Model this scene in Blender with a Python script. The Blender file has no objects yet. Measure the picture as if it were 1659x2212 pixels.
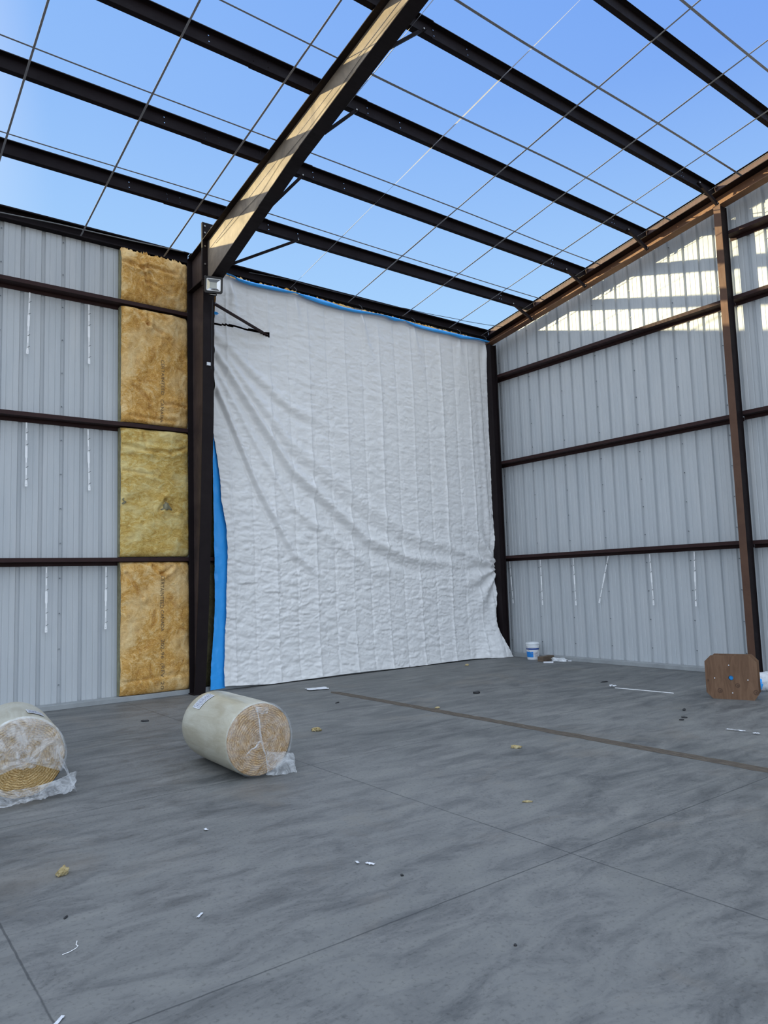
import bpy, bmesh, math, random
import numpy as np
from mathutils import Vector, Matrix
C = bpy.context.scene.collection
PI = math.pi
K = 1/6.0                      # roof pitch 2:12
BAY = 7.70                     # main frame plane

# ------------------------------------------------------------------ helpers
class MB:
    def __init__(s): s.v=[]; s.f=[]; s.m=[]; s.cur=0
    def add(s, vs, fs):
        o=len(s.v); s.v += [tuple(map(float,p)) for p in vs]
        for f in fs: s.f.append(tuple(i+o for i in f)); s.m.append(s.cur)
        return s
    def box(s, x0,x1,y0,y1,z0,z1):
        return s.add([(x0,y0,z0),(x1,y0,z0),(x1,y1,z0),(x0,y1,z0),(x0,y0,z1),(x1,y0,z1),(x1,y1,z1),(x0,y1,z1)],
            [(0,3,2,1),(4,5,6,7),(0,1,5,4),(1,2,6,5),(2,3,7,6),(3,0,4,7)])
    def hull8(s, b, t):       # two quads (4 pts each), joined
        return s.add(list(b)+list(t), [(3,2,1,0),(4,5,6,7),(0,1,5,4),(1,2,6,5),(2,3,7,6),(3,0,4,7)])
    def prism(s, prof, a, b):   # prof: list of (p,q) -> mapped by functions a(p,q), b(p,q) into two end caps
        n=len(prof)
        vs=[a(p,q) for p,q in prof]+[b(p,q) for p,q in prof]
        fs=[(i,(i+1)%n,n+(i+1)%n,n+i) for i in range(n)]
        return s.add(vs, fs+[tuple(range(n-1,-1,-1)), tuple(range(n,2*n))])
    def bar(s, p0, p1, w, h, up=(0,0,1)):
        p0=Vector(p0); p1=Vector(p1); d=(p1-p0).normalized(); u=Vector(up)
        r=d.cross(u)
        if r.length<1e-4: r=d.cross(Vector((1,0,0)))
        r.normalize(); u=r.cross(d).normalized()
        q=lambda p:[p-r*w/2-u*h/2,p+r*w/2-u*h/2,p+r*w/2+u*h/2,p-r*w/2+u*h/2]
        return s.hull8(q(p0),q(p1))
    def tube(s, pts, r, n=8, caps=True):
        pts=[Vector(p) for p in pts]; rings=[]
        for i,p in enumerate(pts):
            d=(pts[min(i+1,len(pts)-1)]-pts[max(i-1,0)]).normalized()
            u=Vector((0,0,1)) if abs(d.z)<.95 else Vector((1,0,0))
            a=d.cross(u).normalized(); b=a.cross(d).normalized()
            rr=r[i] if hasattr(r,'__len__') else r
            rings.append([p+a*rr*math.cos(2*PI*k/n)+b*rr*math.sin(2*PI*k/n) for k in range(n)])
        vs=[v for R in rings for v in R]; fs=[]
        for i in range(len(pts)-1):
            for k in range(n): fs.append((i*n+k,i*n+(k+1)%n,(i+1)*n+(k+1)%n,(i+1)*n+k))
        if caps: fs += [tuple(range(n-1,-1,-1)), tuple(range((len(pts)-1)*n,len(pts)*n))]
        return s.add(vs,fs)
    def disc(s, c, axis, r, t, n=10):
        c=Vector(c); a=Vector(axis).normalized()
        return s.tube([c,c+a*t], r, n)
    def lathe(s, prof, n=32, base=(0,0,0)):
        vs=[]; fs=[]
        for r,z in prof:
            for k in range(n): vs.append((base[0]+r*math.cos(2*PI*k/n),base[1]+r*math.sin(2*PI*k/n),base[2]+z))
        for i in range(len(prof)-1):
            for k in range(n): fs.append((i*n+k,i*n+(k+1)%n,(i+1)*n+(k+1)%n,(i+1)*n+k))
        return s.add(vs,fs)
    def grid(s, X,Y,Z, mask=None):
        nr,nc=X.shape
        vs=np.stack([X,Y,Z],-1).reshape(-1,3)
        fs=[]
        for i in range(nr-1):
            for j in range(nc-1):
                if mask is None or mask[i,j]:
                    a=i*nc+j; fs.append((a,a+1,a+nc+1,a+nc))
        return s.add(vs.tolist(),fs)
    def build(s, name, mats, parent=None, smooth=False, bevel=0):
        me=bpy.data.meshes.new(name); me.from_pydata(s.v,[],s.f)
        if not isinstance(mats,(list,tuple)): mats=[mats]
        for m in mats: me.materials.append(m)
        me.polygons.foreach_set('material_index', s.m)
        if smooth: me.polygons.foreach_set('use_smooth',[True]*len(me.polygons))
        me.update(); me.validate()
        bm=bmesh.new(); bm.from_mesh(me)
        bmesh.ops.recalc_face_normals(bm, faces=bm.faces) if len(bm.faces)<4000 else None
        bm.to_mesh(me); bm.free()
        o=bpy.data.objects.new(name,me); C.objects.link(o)
        if parent is not None: o.parent=parent
        if bevel:
            b=o.modifiers.new('bevel','BEVEL'); b.width=bevel; b.segments=2; b.limit_method='ANGLE'
        return o

def tag(o, label=None, cat=None, group=None, kind=None):
    if label: o['label']=label
    if cat: o['category']=cat
    if group: o['group']=group
    if kind: o['kind']=kind
    return o
def empty(name, loc=(0,0,0), rz=0, **k):
    o=bpy.data.objects.new(name,None); C.objects.link(o); o.location=loc; o.rotation_euler=(0,0,rz)
    o.empty_display_size=.1
    tag(o, **k); return o
def copy_tree(o, parent=None):
    c=o.copy(); C.objects.link(c)
    if parent is not None: c.parent=parent
    for ch in list(o.children): copy_tree(ch, c)
    return c
def plate(name, outline, holes, thick, frame, mats, parent=None):
    """flat plate with real holes. outline, holes: 2D loops; frame(p,q,t)->3D"""
    bm=bmesh.new(); edges=[]
    for loop in [outline]+holes:
        vs=[bm.verts.new((p,q,0)) for p,q in loop]
        for i in range(len(vs)): edges.append(bm.edges.new((vs[i],vs[(i+1)%len(vs)])))
    bmesh.ops.triangle_fill(bm, edges=edges, use_beauty=True)
    bm.verts.ensure_lookup_table(); bm.verts.index_update()
    vs=[tuple(v.co[:2]) for v in bm.verts]; n=len(vs)
    fs=[tuple(v.index for v in f.verts) for f in bm.faces]
    es=[(e.verts[0].index,e.verts[1].index) for e in bm.edges if len(e.link_faces)==1]
    bm.free()
    m=MB()
    m.add([frame(p,q,0) for p,q in vs]+[frame(p,q,thick) for p,q in vs],
          fs+[tuple(i+n for i in reversed(f)) for f in fs]+[(a,b,b+n,a+n) for a,b in es])
    return m if name is None else m.build(name,mats,parent)
def circ(x,y,r,n=8): return [(x+r*math.cos(2*PI*k/n),y+r*math.sin(2*PI*k/n)) for k in range(n)]
def strip(pts, t):
    """closed outline of a bent sheet following pts"""
    P=[Vector(p) for p in pts]; L=[];Rr=[]
    for i,p in enumerate(P):
        ns=[]
        if i>0: d=(P[i]-P[i-1]).normalized(); ns.append(Vector((-d.y,d.x)))
        if i<len(P)-1: d=(P[i+1]-P[i]).normalized(); ns.append(Vector((-d.y,d.x)))
        n=ns[0] if len(ns)==1 else (ns[0]+ns[1])
        if len(ns)==2: n=n/ (n.length_squared/2)
        L.append(p+n*t/2); Rr.append(p-n*t/2)
    return [tuple(v) for v in L+Rr[::-1]]

_T={}
def vnoise(x,y,seed=0):
    if seed not in _T: _T[seed]=np.random.default_rng(seed).random((256,256))
    T=_T[seed]
    xi=np.floor(x).astype(int); yi=np.floor(y).astype(int); fx=x-xi; fy=y-yi
    fx=fx*fx*(3-2*fx); fy=fy*fy*(3-2*fy)
    a=T[xi%256,yi%256]; b=T[(xi+1)%256,yi%256]; c=T[xi%256,(yi+1)%256]; d=T[(xi+1)%256,(yi+1)%256]
    return (a*(1-fx)+b*fx)*(1-fy)+(c*(1-fx)+d*fx)*fy
def fbm(x,y,seed=0,o=4,g=.5):
    s=0;a=1;t=0
    for k in range(o): s=s+a*vnoise(x*2**k,y*2**k,seed+k); t+=a; a*=g
    return s/t
def ridged(x,y,seed=0,o=4):
    s=0;a=1;t=0
    for k in range(o): s=s+a*(1-np.abs(2*vnoise(x*2**k+7*k,y*2**k,seed+k)-1)); t+=a; a*=.55
    return s/t

# ------------------------------------------------------------------ materials
def new_mat(name):
    m=bpy.data.materials.new(name); m.use_nodes=True; nt=m.node_tree
    return m, nt, nt.nodes['Principled BSDF']
def N(nt, t, **k):
    n=nt.nodes.new(t)
    for a,b in k.items():
        if a in ('inputs',):
            for kk,vv in b.items(): n.inputs[kk].default_value=vv
        else: setattr(n,a,b)
    return n
def mapping(nt, scale=(1,1,1), rot=(0,0,0), coord='Object'):
    tc=N(nt,'ShaderNodeTexCoord'); mp=N(nt,'ShaderNodeMapping'); mp.inputs['Scale'].default_value=scale
    mp.inputs['Rotation'].default_value=rot
    nt.links.new(tc.outputs[coord],mp.inputs['Vector']); return mp.outputs['Vector']
def noise(nt, vec, scale, detail=4, rough=.5, dist=0):
    n=N(nt,'ShaderNodeTexNoise'); n.inputs['Scale'].default_value=scale; n.inputs['Detail'].default_value=detail
    n.inputs['Roughness'].default_value=rough; n.inputs['Distortion'].default_value=dist
    nt.links.new(vec,n.inputs['Vector']); return n.outputs['Fac']
def ramp(nt, fac, stops):
    r=N(nt,'ShaderNodeValToRGB'); e=r.color_ramp.elements
    while len(e)<len(stops): e.new(.5)
    for i,(p,c) in enumerate(stops): e[i].position=p; e[i].color=(*c,1) if len(c)==3 else c
    nt.links.new(fac,r.inputs['Fac']); return r.outputs['Color']
def mixc(nt, fac, a, b, mode='MIX'):
    m=N(nt,'ShaderNodeMix',data_type='RGBA',blend_type=mode)
    for s,v in ((m.inputs[0],fac),(m.inputs[6],a),(m.inputs[7],b)):
        if hasattr(v,'links') or isinstance(v,bpy.types.NodeSocket): nt.links.new(v,s)
        else: s.default_value=v if not isinstance(v,tuple) else (*v,1)
    return m.outputs[2]
def math_(nt, op, a, b=None, c=None):
    m=N(nt,'ShaderNodeMath',operation=op)
    for s,v in zip(m.inputs,(a,b,c)):
        if v is None: continue
        if isinstance(v,bpy.types.NodeSocket): nt.links.new(v,s)
        else: s.default_value=v
    return m.outputs[0]
def bump(nt, bsdf, h, strength=.3, dist=.01):
    b=N(nt,'ShaderNodeBump'); b.inputs['Strength'].default_value=strength; b.inputs['Distance'].default_value=dist
    nt.links.new(h,b.inputs['Height']); nt.links.new(b.outputs['Normal'],bsdf.inputs['Normal'])
def simple(name, col, rough=.5, metal=0, var=.12, scale=8, spec=.5, bumpk=0):
    m,nt,b=new_mat(name)
    v=mapping(nt); n=noise(nt,v,scale,5,.6)
    lo=tuple(c*(1-var) for c in col); hi=tuple(min(1,c*(1+var)) for c in col)
    nt.links.new(ramp(nt,n,[(.3,lo),(.7,hi)]),b.inputs['Base Color'])
    b.inputs['Roughness'].default_value=rough; b.inputs['Metallic'].default_value=metal
    b.inputs['Specular IOR Level'].default_value=spec
    if bumpk: bump(nt,b,n,bumpk,.005)
    return m
def steel(name, base, dusty, rough=.5, spec=.5, dust=.5):
    m,nt,b=new_mat(name)
    v=mapping(nt,(1,1,1)); n1=noise(nt,v,1.7,6,.62,.8); n2=noise(nt,v,14,4,.6,.3)
    vs=mapping(nt,(1.2,9,1.2)); n3=noise(nt,vs,3,4,.6)
    c=ramp(nt,n1,[(.38,base),(.72,tuple(base[i]*(1-dust)+dusty[i]*dust for i in range(3)))])
    c=mixc(nt,math_(nt,'MULTIPLY',n2,.5),c,tuple(x*.6 for x in base))
    nt.links.new(c,b.inputs['Base Color'])
    nt.links.new(ramp(nt,n3,[(.3,(rough-.1,)*3),(.7,(rough+.12,)*3)]),b.inputs['Roughness'])
    b.inputs['Specular IOR Level'].default_value=spec
    return m

M={}
M['purlin']=steel('purlin_brown_paint',(.010,.007,.0085),(.018,.012,.014),.65,.10)
M['girt']=steel('girt_brown_paint',(.034,.017,.017),(.062,.031,.029),.6,.15)
M['frame']=steel('frame_sunlit_primer',(.17,.135,.105),(.42,.34,.25),.5,.3,.8)  # sun on the rafter web put into a lighter copy of the paint
M['column']=steel('column_shaded_brown',(.045,.031,.030),(.12,.085,.072),.5,.35,.7)  # same frame paint with the shade on the column in its colour
M['flange']=steel('flange_shaded_brown',(.013,.009,.010),(.026,.018,.019),.6,.14)  # near-black copy of the brown, shade under and behind members coloured in
M['gable_steel']=steel('end_frame_red_oxide',(.17,.082,.045),(.27,.145,.082),.6,.25,.7)
M['gable_column']=steel('end_column_brown',(.105,.055,.037),(.16,.088,.056),.6,.2,.7)
M['rake']=steel('rake_channel_paint',(.10,.062,.058),(.17,.11,.10),.6,.2)
M['bolt']=simple('bolt_zinc',(.30,.29,.28),.35,.7)
M['strap']=simple('band_strap_grey',(.22,.22,.24),.5,.1)
M['white_strap']=simple('hanger_white',(.86,.86,.86),.35,0,.04)
M['dark']=simple('dark_steel',(.02,.02,.02),.5)
M['cable']=simple('cable_black',(.02,.02,.024),.5)
M['cable_grey']=simple('cable_grey',(.13,.13,.13),.5)

def sheet_mat():
    m,nt,b=new_mat('ribbed_sheet_grey_white')
    v=mapping(nt,(1,1,.12)); n=noise(nt,v,5,5,.6); v2=mapping(nt,(1,1,1)); n2=noise(nt,v2,.45,3,.5)
    c=ramp(nt,n,[(.3,(.44,.465,.485)),(.7,(.52,.535,.545))])
    c=mixc(nt,math_(nt,'MULTIPLY',n2,.35),c,(.40,.44,.47))
    nt.links.new(c,b.inputs['Base Color']); b.inputs['Roughness'].default_value=.42
    b.inputs['Specular IOR Level'].default_value=.4
    return m
M['sheet']=sheet_mat()
M['base']=simple('base_channel_grey',(.30,.315,.32),.5,0,.15,3)
M['screw']=simple('sheet_screw',(.16,.18,.20),.4,.5)

def floor_mat():
    m,nt,b=new_mat('power_trowelled_concrete')
    v=mapping(nt); vs=mapping(nt,(.35,1.6,1),(0,0,.45))
    big=noise(nt,v,.28,5,.55,.6); sw=noise(nt,vs,2.0,9,.68,1.1); fine=noise(nt,v,38,4,.6); mid=noise(nt,mapping(nt,(.6,1.5,1),(0,0,.75)),3.0,9,.72,.6)
    c=ramp(nt,sw,[(.30,(.088,.091,.090)),(.50,(.138,.140,.136)),(.70,(.200,.198,.188))])
    c=mixc(nt,ramp(nt,big,[(.42,(0,0,0)),(.62,(.8,.8,.8))]),c,(.185,.185,.178))
    md=ramp(nt,mid,[(.35,(.55,.56,.58)),(.52,(1,1,1)),(.70,(1.2,1.19,1.15))])
    c=mixc(nt,.9,c,md,'MULTIPLY')
    fd=ramp(nt,fine,[(.30,(.5,.5,.5)),(.46,(1,1,1))]); c=mixc(nt,.6,c,fd,'MULTIPLY')
    # brownish worn stains
    st=noise(nt,v,.9,6,.65,.5); c=mixc(nt,ramp(nt,st,[(.55,(0,0,0)),(.75,(.45,.45,.45))]),c,(.20,.172,.138))
    # saw cut joints
    sep=N(nt,'ShaderNodeSeparateXYZ'); tc=N(nt,'ShaderNodeTexCoord'); nt.links.new(tc.outputs['Object'],sep.inputs[0])
    wob=math_(nt,'MULTIPLY',math_(nt,'SUBTRACT',noise(nt,v,9,3,.6),.5),.012)
    mask=None
    for ax,vals in ((0,(-2.88,-8.89,-11.96,-15.0,-18.1)),(1,(-2.9,-5.86,-9.06,-12.1,-15.2))):
        for val in vals:
            d=math_(nt,'ABSOLUTE',math_(nt,'ADD',math_(nt,'SUBTRACT',sep.outputs[ax],val),wob))
            l=math_(nt,'SUBTRACT',1,math_(nt,'DIVIDE',d,.0075)); l=math_(nt,'MAXIMUM',l,0)
            mask=l if mask is None else math_(nt,'MAXIMUM',mask,l)
    brk=ramp(nt,noise(nt,v,1.3,4,.6),[(.35,(.45,.45,.45)),(.6,(1,1,1))])
    mk=math_(nt,'MINIMUM',math_(nt,'MULTIPLY',math_(nt,'MULTIPLY',mask,1.5),brk),.62)
    c=mixc(nt,mk,c,(.03,.032,.035))
    nt.links.new(c,b.inputs['Base Color'])
    nt.links.new(ramp(nt,mid,[(.3,(.5,)*3),(.7,(.72,)*3)]),b.inputs['Roughness'])
    b.inputs['Specular IOR Level'].default_value=.35
    bump(nt,b,math_(nt,'ADD',math_(nt,'MULTIPLY',fine,.4),math_(nt,'SUBTRACT',mid,mk)),.12,.01)
    return m
M['floor']=floor_mat()
def strip_mat():
    m,nt,b=new_mat('dirty_joint_filler')
    v=mapping(nt,(6,1,1)); n=noise(nt,v,7,6,.7,.4)
    nt.links.new(ramp(nt,n,[(.3,(.035,.028,.022)),(.55,(.10,.078,.058)),(.75,(.20,.17,.13))]),b.inputs['Base Color'])
    b.inputs['Roughness'].default_value=.9; bump(nt,b,n,.8,.01); return m
M['filler']=strip_mat()

def tarp_mat(name,col,trans=0.0,bs=.35):
    m,nt,b=new_mat(name)
    v=mapping(nt,(1,1,1)); v2=mapping(nt,(.5,1,1.4)); n=noise(nt,v2,11,7,.62,1.8); n2=noise(nt,v,.7,3)
    nt.links.new(ramp(nt,n2,[(.3,tuple(c*.95 for c in col)),(.7,col)]),b.inputs['Base Color'])
    b.inputs['Roughness'].default_value=.33; b.inputs['Specular IOR Level'].default_value=.5
    bump(nt,b,n,bs,.014); return m
M['tarp']=tarp_mat('white_poly_tarp',(.80,.79,.775))
M['tarp_blue']=tarp_mat('blue_poly_tarp',(.04,.40,.98))

def wool_mat(name, dark, mid, light, scale=6, coord_scale=(1,1,1)):
    m,nt,b=new_mat(name)
    v=mapping(nt,coord_scale)
    w1=noise(nt,v,scale*.35,3,.5,0); n1=noise(nt,v,scale*.8,10,.72,1.5); n2=noise(nt,mapping(nt,(coord_scale[0]*.6,1,coord_scale[2]*1.2),(0,.5,0)),scale*5,8,.72,2.2)
    c=ramp(nt,n1,[(.36,dark),(.50,mid),(.62,light)])
    c2=ramp(nt,n2,[(.36,tuple(x*.55 for x in mid)),(.5,(mid[0]*1.05,mid[1]*1.05,mid[2]*1.1)),(.62,tuple(min(1,x*1.12) for x in light))])
    c=mixc(nt,.38,c,c2)
    pale=ramp(nt,w1,[(.50,(0,0,0)),(.66,(.6,.6,.6))]); c=mixc(nt,pale,c,tuple(min(1,x*1.05) for x in light))
    nt.links.new(c,b.inputs['Base Color']); b.inputs['Roughness'].default_value=1; b.inputs['Specular IOR Level'].default_value=.05
    bump(nt,b,math_(nt,'ADD',n1,math_(nt,'MULTIPLY',n2,.6)),.9,.03)
    return m
M['wool']=wool_mat('tan_glass_wool',(.36,.135,.022),(.70,.385,.10),(.93,.69,.36),5,(1,1,.8))
M['wool_yellow']=wool_mat('yellow_glass_wool',(.46,.21,.035),(.74,.49,.13),(.93,.78,.38),7,(1,1,1.7))
M['wool_grey']=wool_mat('torn_grey_wool',(.15,.13,.07),(.30,.27,.17),(.46,.42,.28),14)
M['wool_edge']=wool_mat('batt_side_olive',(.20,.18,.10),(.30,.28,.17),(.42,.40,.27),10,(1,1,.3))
M['wool_shaded']=wool_mat('shaded_olive_wool',(.05,.045,.02),(.09,.08,.04),(.14,.125,.07),8)  # shade of the gap put into a darker copy of the wool
M['wool_pale']=wool_mat('pale_wool_scrap',(.50,.34,.12),(.72,.56,.27),(.90,.80,.52),20)
M['ink']=simple('faded_ink',(.17,.115,.06),.9,0,.3,30)

def roll_face_mat(name,tint):
    m,nt,b=new_mat(name)
    sep=N(nt,'ShaderNodeSeparateXYZ'); v=mapping(nt); nt.links.new(v,sep.inputs[0])
    x,z=sep.outputs[0],sep.outputs[2]
    r=math_(nt,'SQRT',math_(nt,'ADD',math_(nt,'MULTIPLY',x,x),math_(nt,'MULTIPLY',z,z)))
    th=math_(nt,'DIVIDE',math_(nt,'ARCTAN2',z,x),2*PI)
    nz=math_(nt,'MULTIPLY',math_(nt,'SUBTRACT',noise(nt,v,11,6,.65,1.2),.5),5.0)
    ph=math_(nt,'ADD',math_(nt,'ADD',math_(nt,'DIVIDE',r,.021),th),nz)
    f=math_(nt,'PINGPONG',ph,.5)
    c=ramp(nt,math_(nt,'MULTIPLY',f,2),[(.0,(.30,.155,.055)),(.5,(.56,.36,.17)),(1,(.78,.58,.33))])
    n2=noise(nt,v,16,6,.6,2); c=mixc(nt,math_(nt,'MULTIPLY',n2,.6),c,tint)
    nt.links.new(c,b.inputs['Base Color']); b.inputs['Roughness'].default_value=.95
    b.inputs['Specular IOR Level'].default_value=.1
    bump(nt,b,math_(nt,'ADD',f,math_(nt,'MULTIPLY',n2,.5)),.9,.012); return m
M['roll_face']=roll_face_mat('rolled_wool_end',(.60,.38,.18))
M['roll_face_yellow']=roll_face_mat('rolled_wool_end_yellow',(.50,.36,.12))
def wrap_mat():
    m,nt,b=new_mat('roll_outer_wrap')
    v=mapping(nt,(1,.25,1)); v=mapping(nt,(3,.8,3)); n=noise(nt,v,2.2,7,.65,.9); n2=noise(nt,mapping(nt,(9,.9,9)),3,5,.6,.5)
    c=ramp(nt,n,[(.3,(.34,.30,.21)),(.5,(.47,.45,.36)),(.7,(.60,.59,.50))])
    c=mixc(nt,math_(nt,'MULTIPLY',n2,.6),c,(.42,.36,.25))
    nt.links.new(c,b.inputs['Base Color']); b.inputs['Roughness'].default_value=.38
    b.inputs['Coat Weight'].default_value=.35; b.inputs['Coat Roughness'].default_value=.25
    bump(nt,b,n2,.25,.01); return m
M['wrap']=wrap_mat()
def film_mat(name,lo,hi,sc=6):
    m,nt,b=new_mat(name)
    v=mapping(nt); n=noise(nt,v,sc,6,.62,2.2); n2=noise(nt,v,sc*3,5,.6,2)
    b.inputs['Base Color'].default_value=(.78,.80,.82,1); b.inputs['Roughness'].default_value=.25
    tr=N(nt,'ShaderNodeBsdfTransparent'); mx=N(nt,'ShaderNodeMixShader')
    f=ramp(nt,n,[(.35,(lo,)*3),(.62,(hi,)*3)])
    nt.links.new(f,mx.inputs[0]); nt.links.new(tr.outputs[0],mx.inputs[1]); nt.links.new(b.outputs[0],mx.inputs[2])
    nt.links.new(mx.outputs[0],nt.nodes['Material Output'].inputs['Surface'])
    bump(nt,b,math_(nt,'ADD',n,math_(nt,'MULTIPLY',n2,.5)),.8,.02); return m
M['film']=film_mat('clear_film',.03,.26)
M['film2']=film_mat('milky_film',.12,.5)
def wood_mat(name,c0,c1,sc=(1,1,.18)):
    m,nt,b=new_mat(name)
    v=mapping(nt,sc); n=noise(nt,v,14,5,.6,1.2); n2=noise(nt,mapping(nt),3,4,.5)
    c=ramp(nt,n,[(.35,c0),(.65,c1)]); c=mixc(nt,math_(nt,'MULTIPLY',n2,.4),c,tuple(x*.75 for x in c0))
    nt.links.new(c,b.inputs['Base Color']); b.inputs['Roughness'].default_value=.7; return m
M['ply']=wood_mat('weathered_plywood',(.125,.062,.030),(.20,.110,.060))
M['plydark']=wood_mat('plywood_knot',(.07,.032,.016),(.11,.055,.03))
M['timber']=wood_mat('old_timber',(.10,.07,.045),(.18,.13,.09),(.3,.3,1))
M['pail']=simple('pail_white_plastic',(.72,.74,.76),.35,0,.05)
M['paper']=simple('white_paper',(.68,.69,.72),.6,0,.05)
M['blue']=simple('label_blue',(.01,.22,.66),.5,0,.05)
M['navy']=simple('label_navy',(.012,.055,.26),.5,0,.05)
M['print']=simple('label_print',(.20,.22,.30),.6)
M['black']=simple('black_plastic',(.012,.012,.014),.4)
M['chrome']=simple('reflector_aluminium',(.75,.76,.77),.18,.9,.03)
M['led']=simple('led_panel',(.62,.64,.60),.4)
M['ring']=simple('light_gasket_white',(.85,.85,.85),.4)
M['bag']=film_mat('bag_white',.6,.9,4)
def glass():
    m,nt,b=new_mat('lamp_glass')
    b.inputs['Base Color'].default_value=(1,1,1,1); b.inputs['Transmission Weight'].default_value=1; b.inputs['Roughness'].default_value=.03
    b.inputs['IOR'].default_value=1.05
    return m
M['glass']=glass()

# ------------------------------------------------------------------ setting
fl=MB().box(-31,.35,-18.7,.35,-.25,0).build('floor',M['floor']); tag(fl,kind='structure')
rng=random.Random(3)
s=MB(); n=90; xs=np.linspace(-1.85,-13.2,n)
L=[(-6.115+rng.uniform(-.012,.012),y,.0015) for y in xs]; R_=[(-5.945+rng.uniform(-.012,.012),y,.0015) for y in xs]
L[0]=(-6.03,-1.85,.0015); R_[0]=(-6.02,-1.85,.0015)
s.add(L+R_,[(i,i+1,n+i+1,n+i) for i in range(n-1)])
tag(s.build('trim_1',M['filler']),kind='structure')

RIB=.3048
def panel_profile(a0,a1,ph):
    """(coordinate, outward offset) for ribbed sheet, inside face"""
    pts=[]; k=math.floor((a0-ph)/RIB)-1
    while ph+k*RIB < a1+RIB:
        c=ph+k*RIB
        pts += [(c-.034,0),(c-.021,.038),(c+.021,.038),(c+.034,0),
                (c+.092,0),(c+.098,.0055),(c+.112,.0055),(c+.118,0),(c+.187,0),(c+.193,.0055),(c+.207,.0055),(c+.213,0)]
        k+=1
    return [(a,o) for a,o in pts if a0<a<a1]
def sheet_wall(name, along, a0, a1, ph, plane, outward, ztop, screws=None, zr=()):
    m=MB(); pr=[(a0,0)]+panel_profile(a0,a1,ph)+[(a1,0)]; vs=[]
    for a,o in pr:
        q=plane+outward*o
        for z in (0.0,ztop(a)): vs.append((a,q,z) if along=='x' else (q,a,z))
    m.add(vs,[(2*i,2*i+2,2*i+3,2*i+1) for i in range(len(pr)-1)])
    if screws:
        m.cur=1
        for c in screws:
            for z in np.arange(.35,ztop(c)-.15,.55):
                q=plane+outward*.028
                if along=='x': m.box(c-.007,c+.007,q-.012,q,z-.007,z+.007)
                else: m.box(q-.012,q,c-.007,c+.007,z-.007,z+.007)
    o=m.build(name,[M['sheet'],M['screw']]); tag(o,kind='structure'); return o
xw=-10.742
sheet_wall('wall_left','x',-30.5,0.0,xw,0.0,1,lambda a:7.72,[xw+.9144*k for k in range(-6,12) if xw+.9144*k<-.1])
yg=-1.208
sheet_wall('wall_right','y',-18.3,0.0,yg,0.0,1,lambda a:7.74+K*(-a if a>-9.15 else 18.3+a),[yg-.9144*k for k in range(-1,16)])
gp=MB().box(-150,120,-150,120,-.5,-.26).build('ground',simple('dry_dirt',(.42,.34,.25),.9,0,.15,.5)); tag(gp,kind='structure')
# base channels
def base_channel(name,p):
    o=MB(); 
    o.box(*p).build(name,M['base'],bevel=.006); ob=bpy.data.objects[name]; tag(ob,kind='structure')
base_channel('trim_2',(-15.4,-.21,-.205,-.003,0,.078))
base_channel('trim_3',(-.205,-.003,-12.2,-.21,0,.078))

# ------------------------------------------------------------------ eave struts
def eave_strut(x0,x1,label):
    e=empty('eave_strut',((x0+x1)/2,-.05,7.6),label=label,cat='beam',group='eave struts along the left wall')
    prof=strip([(-.10,.02+.017),(-.10,.0+.017),(-.004,0),(-.004,.2),(-.10,.2+.017),(-.10,.18+.017)],.004)
    cx=(x0+x1)/2
    MB().prism(prof,lambda p,q:(x0-cx,p+.05,q),lambda p,q:(x1-cx,p+.05,q)).build('strut_channel',M['purlin'],e)
    # sheet closure lip on top
    MB().box(x0-cx,x1-cx,-.03,.085,.198,.204).build('roof_angle',M['purlin'],e)
    return e
eave_strut(-7.69,-.003,'dark brown eave beam running above the white tarp to the corner')
eave_strut(-15.3,-7.705,'dark brown eave beam above the bare ribbed wall left of the column')

# ------------------------------------------------------------------ wall girts
def girt(axis,a0,a1,zt,label,group,depth=.2,off=0):
    prof=strip([(-depth+off,-.0),(-depth+off,-.062),(-.004,-.062),(-.004,-.125)],.0035)   # (inward offset, z from top)
    c=(a0+a1)/2
    loc=(c,0,zt) if axis=='x' else (0,c,zt)
    e=empty('wall_girt',loc,label=label,cat='girt',group=group)
    if axis=='x': f=lambda a:(lambda p,q:(a-c,p,q))
    else: f=lambda a:(lambda p,q:(p,a-c,q))
    MB().prism(prof,f(a0),f(a1)).build('girt_channel',M['girt'],e)
    return e
nm={2.31:'lowest',4.553:'middle',6.65:'highest'}
for zt in (2.31,4.553,6.65):
    girt('x',-15.3,-8.49,zt,f'{nm[zt]} brown horizontal girt on the bare ribbed wall left of the column','girts on the left wall',off=0)
    girt('x',-8.488,-7.0 if zt<3 else -.22,zt,f'{nm[zt]} brown girt crossing the tan insulation behind the big column','girts on the left wall',off=.003)
for zt in (2.30,4.52,6.60):
    girt('y',-6.075,-.24,zt,f'{nm[{2.30:2.31,4.52:4.553,6.60:6.65}[zt]]} brown girt on the end wall between corner and tall column','girts on the end wall')
for zt,w in ((2.29,'lowest'),(4.54,'second from floor'),(6.60,'third from floor'),(7.80,'topmost')):
    girt('y',-12.2,-6.08,zt,f'{w} brown girt right of the tall end wall column','girts on the end wall right of the column')

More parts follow.
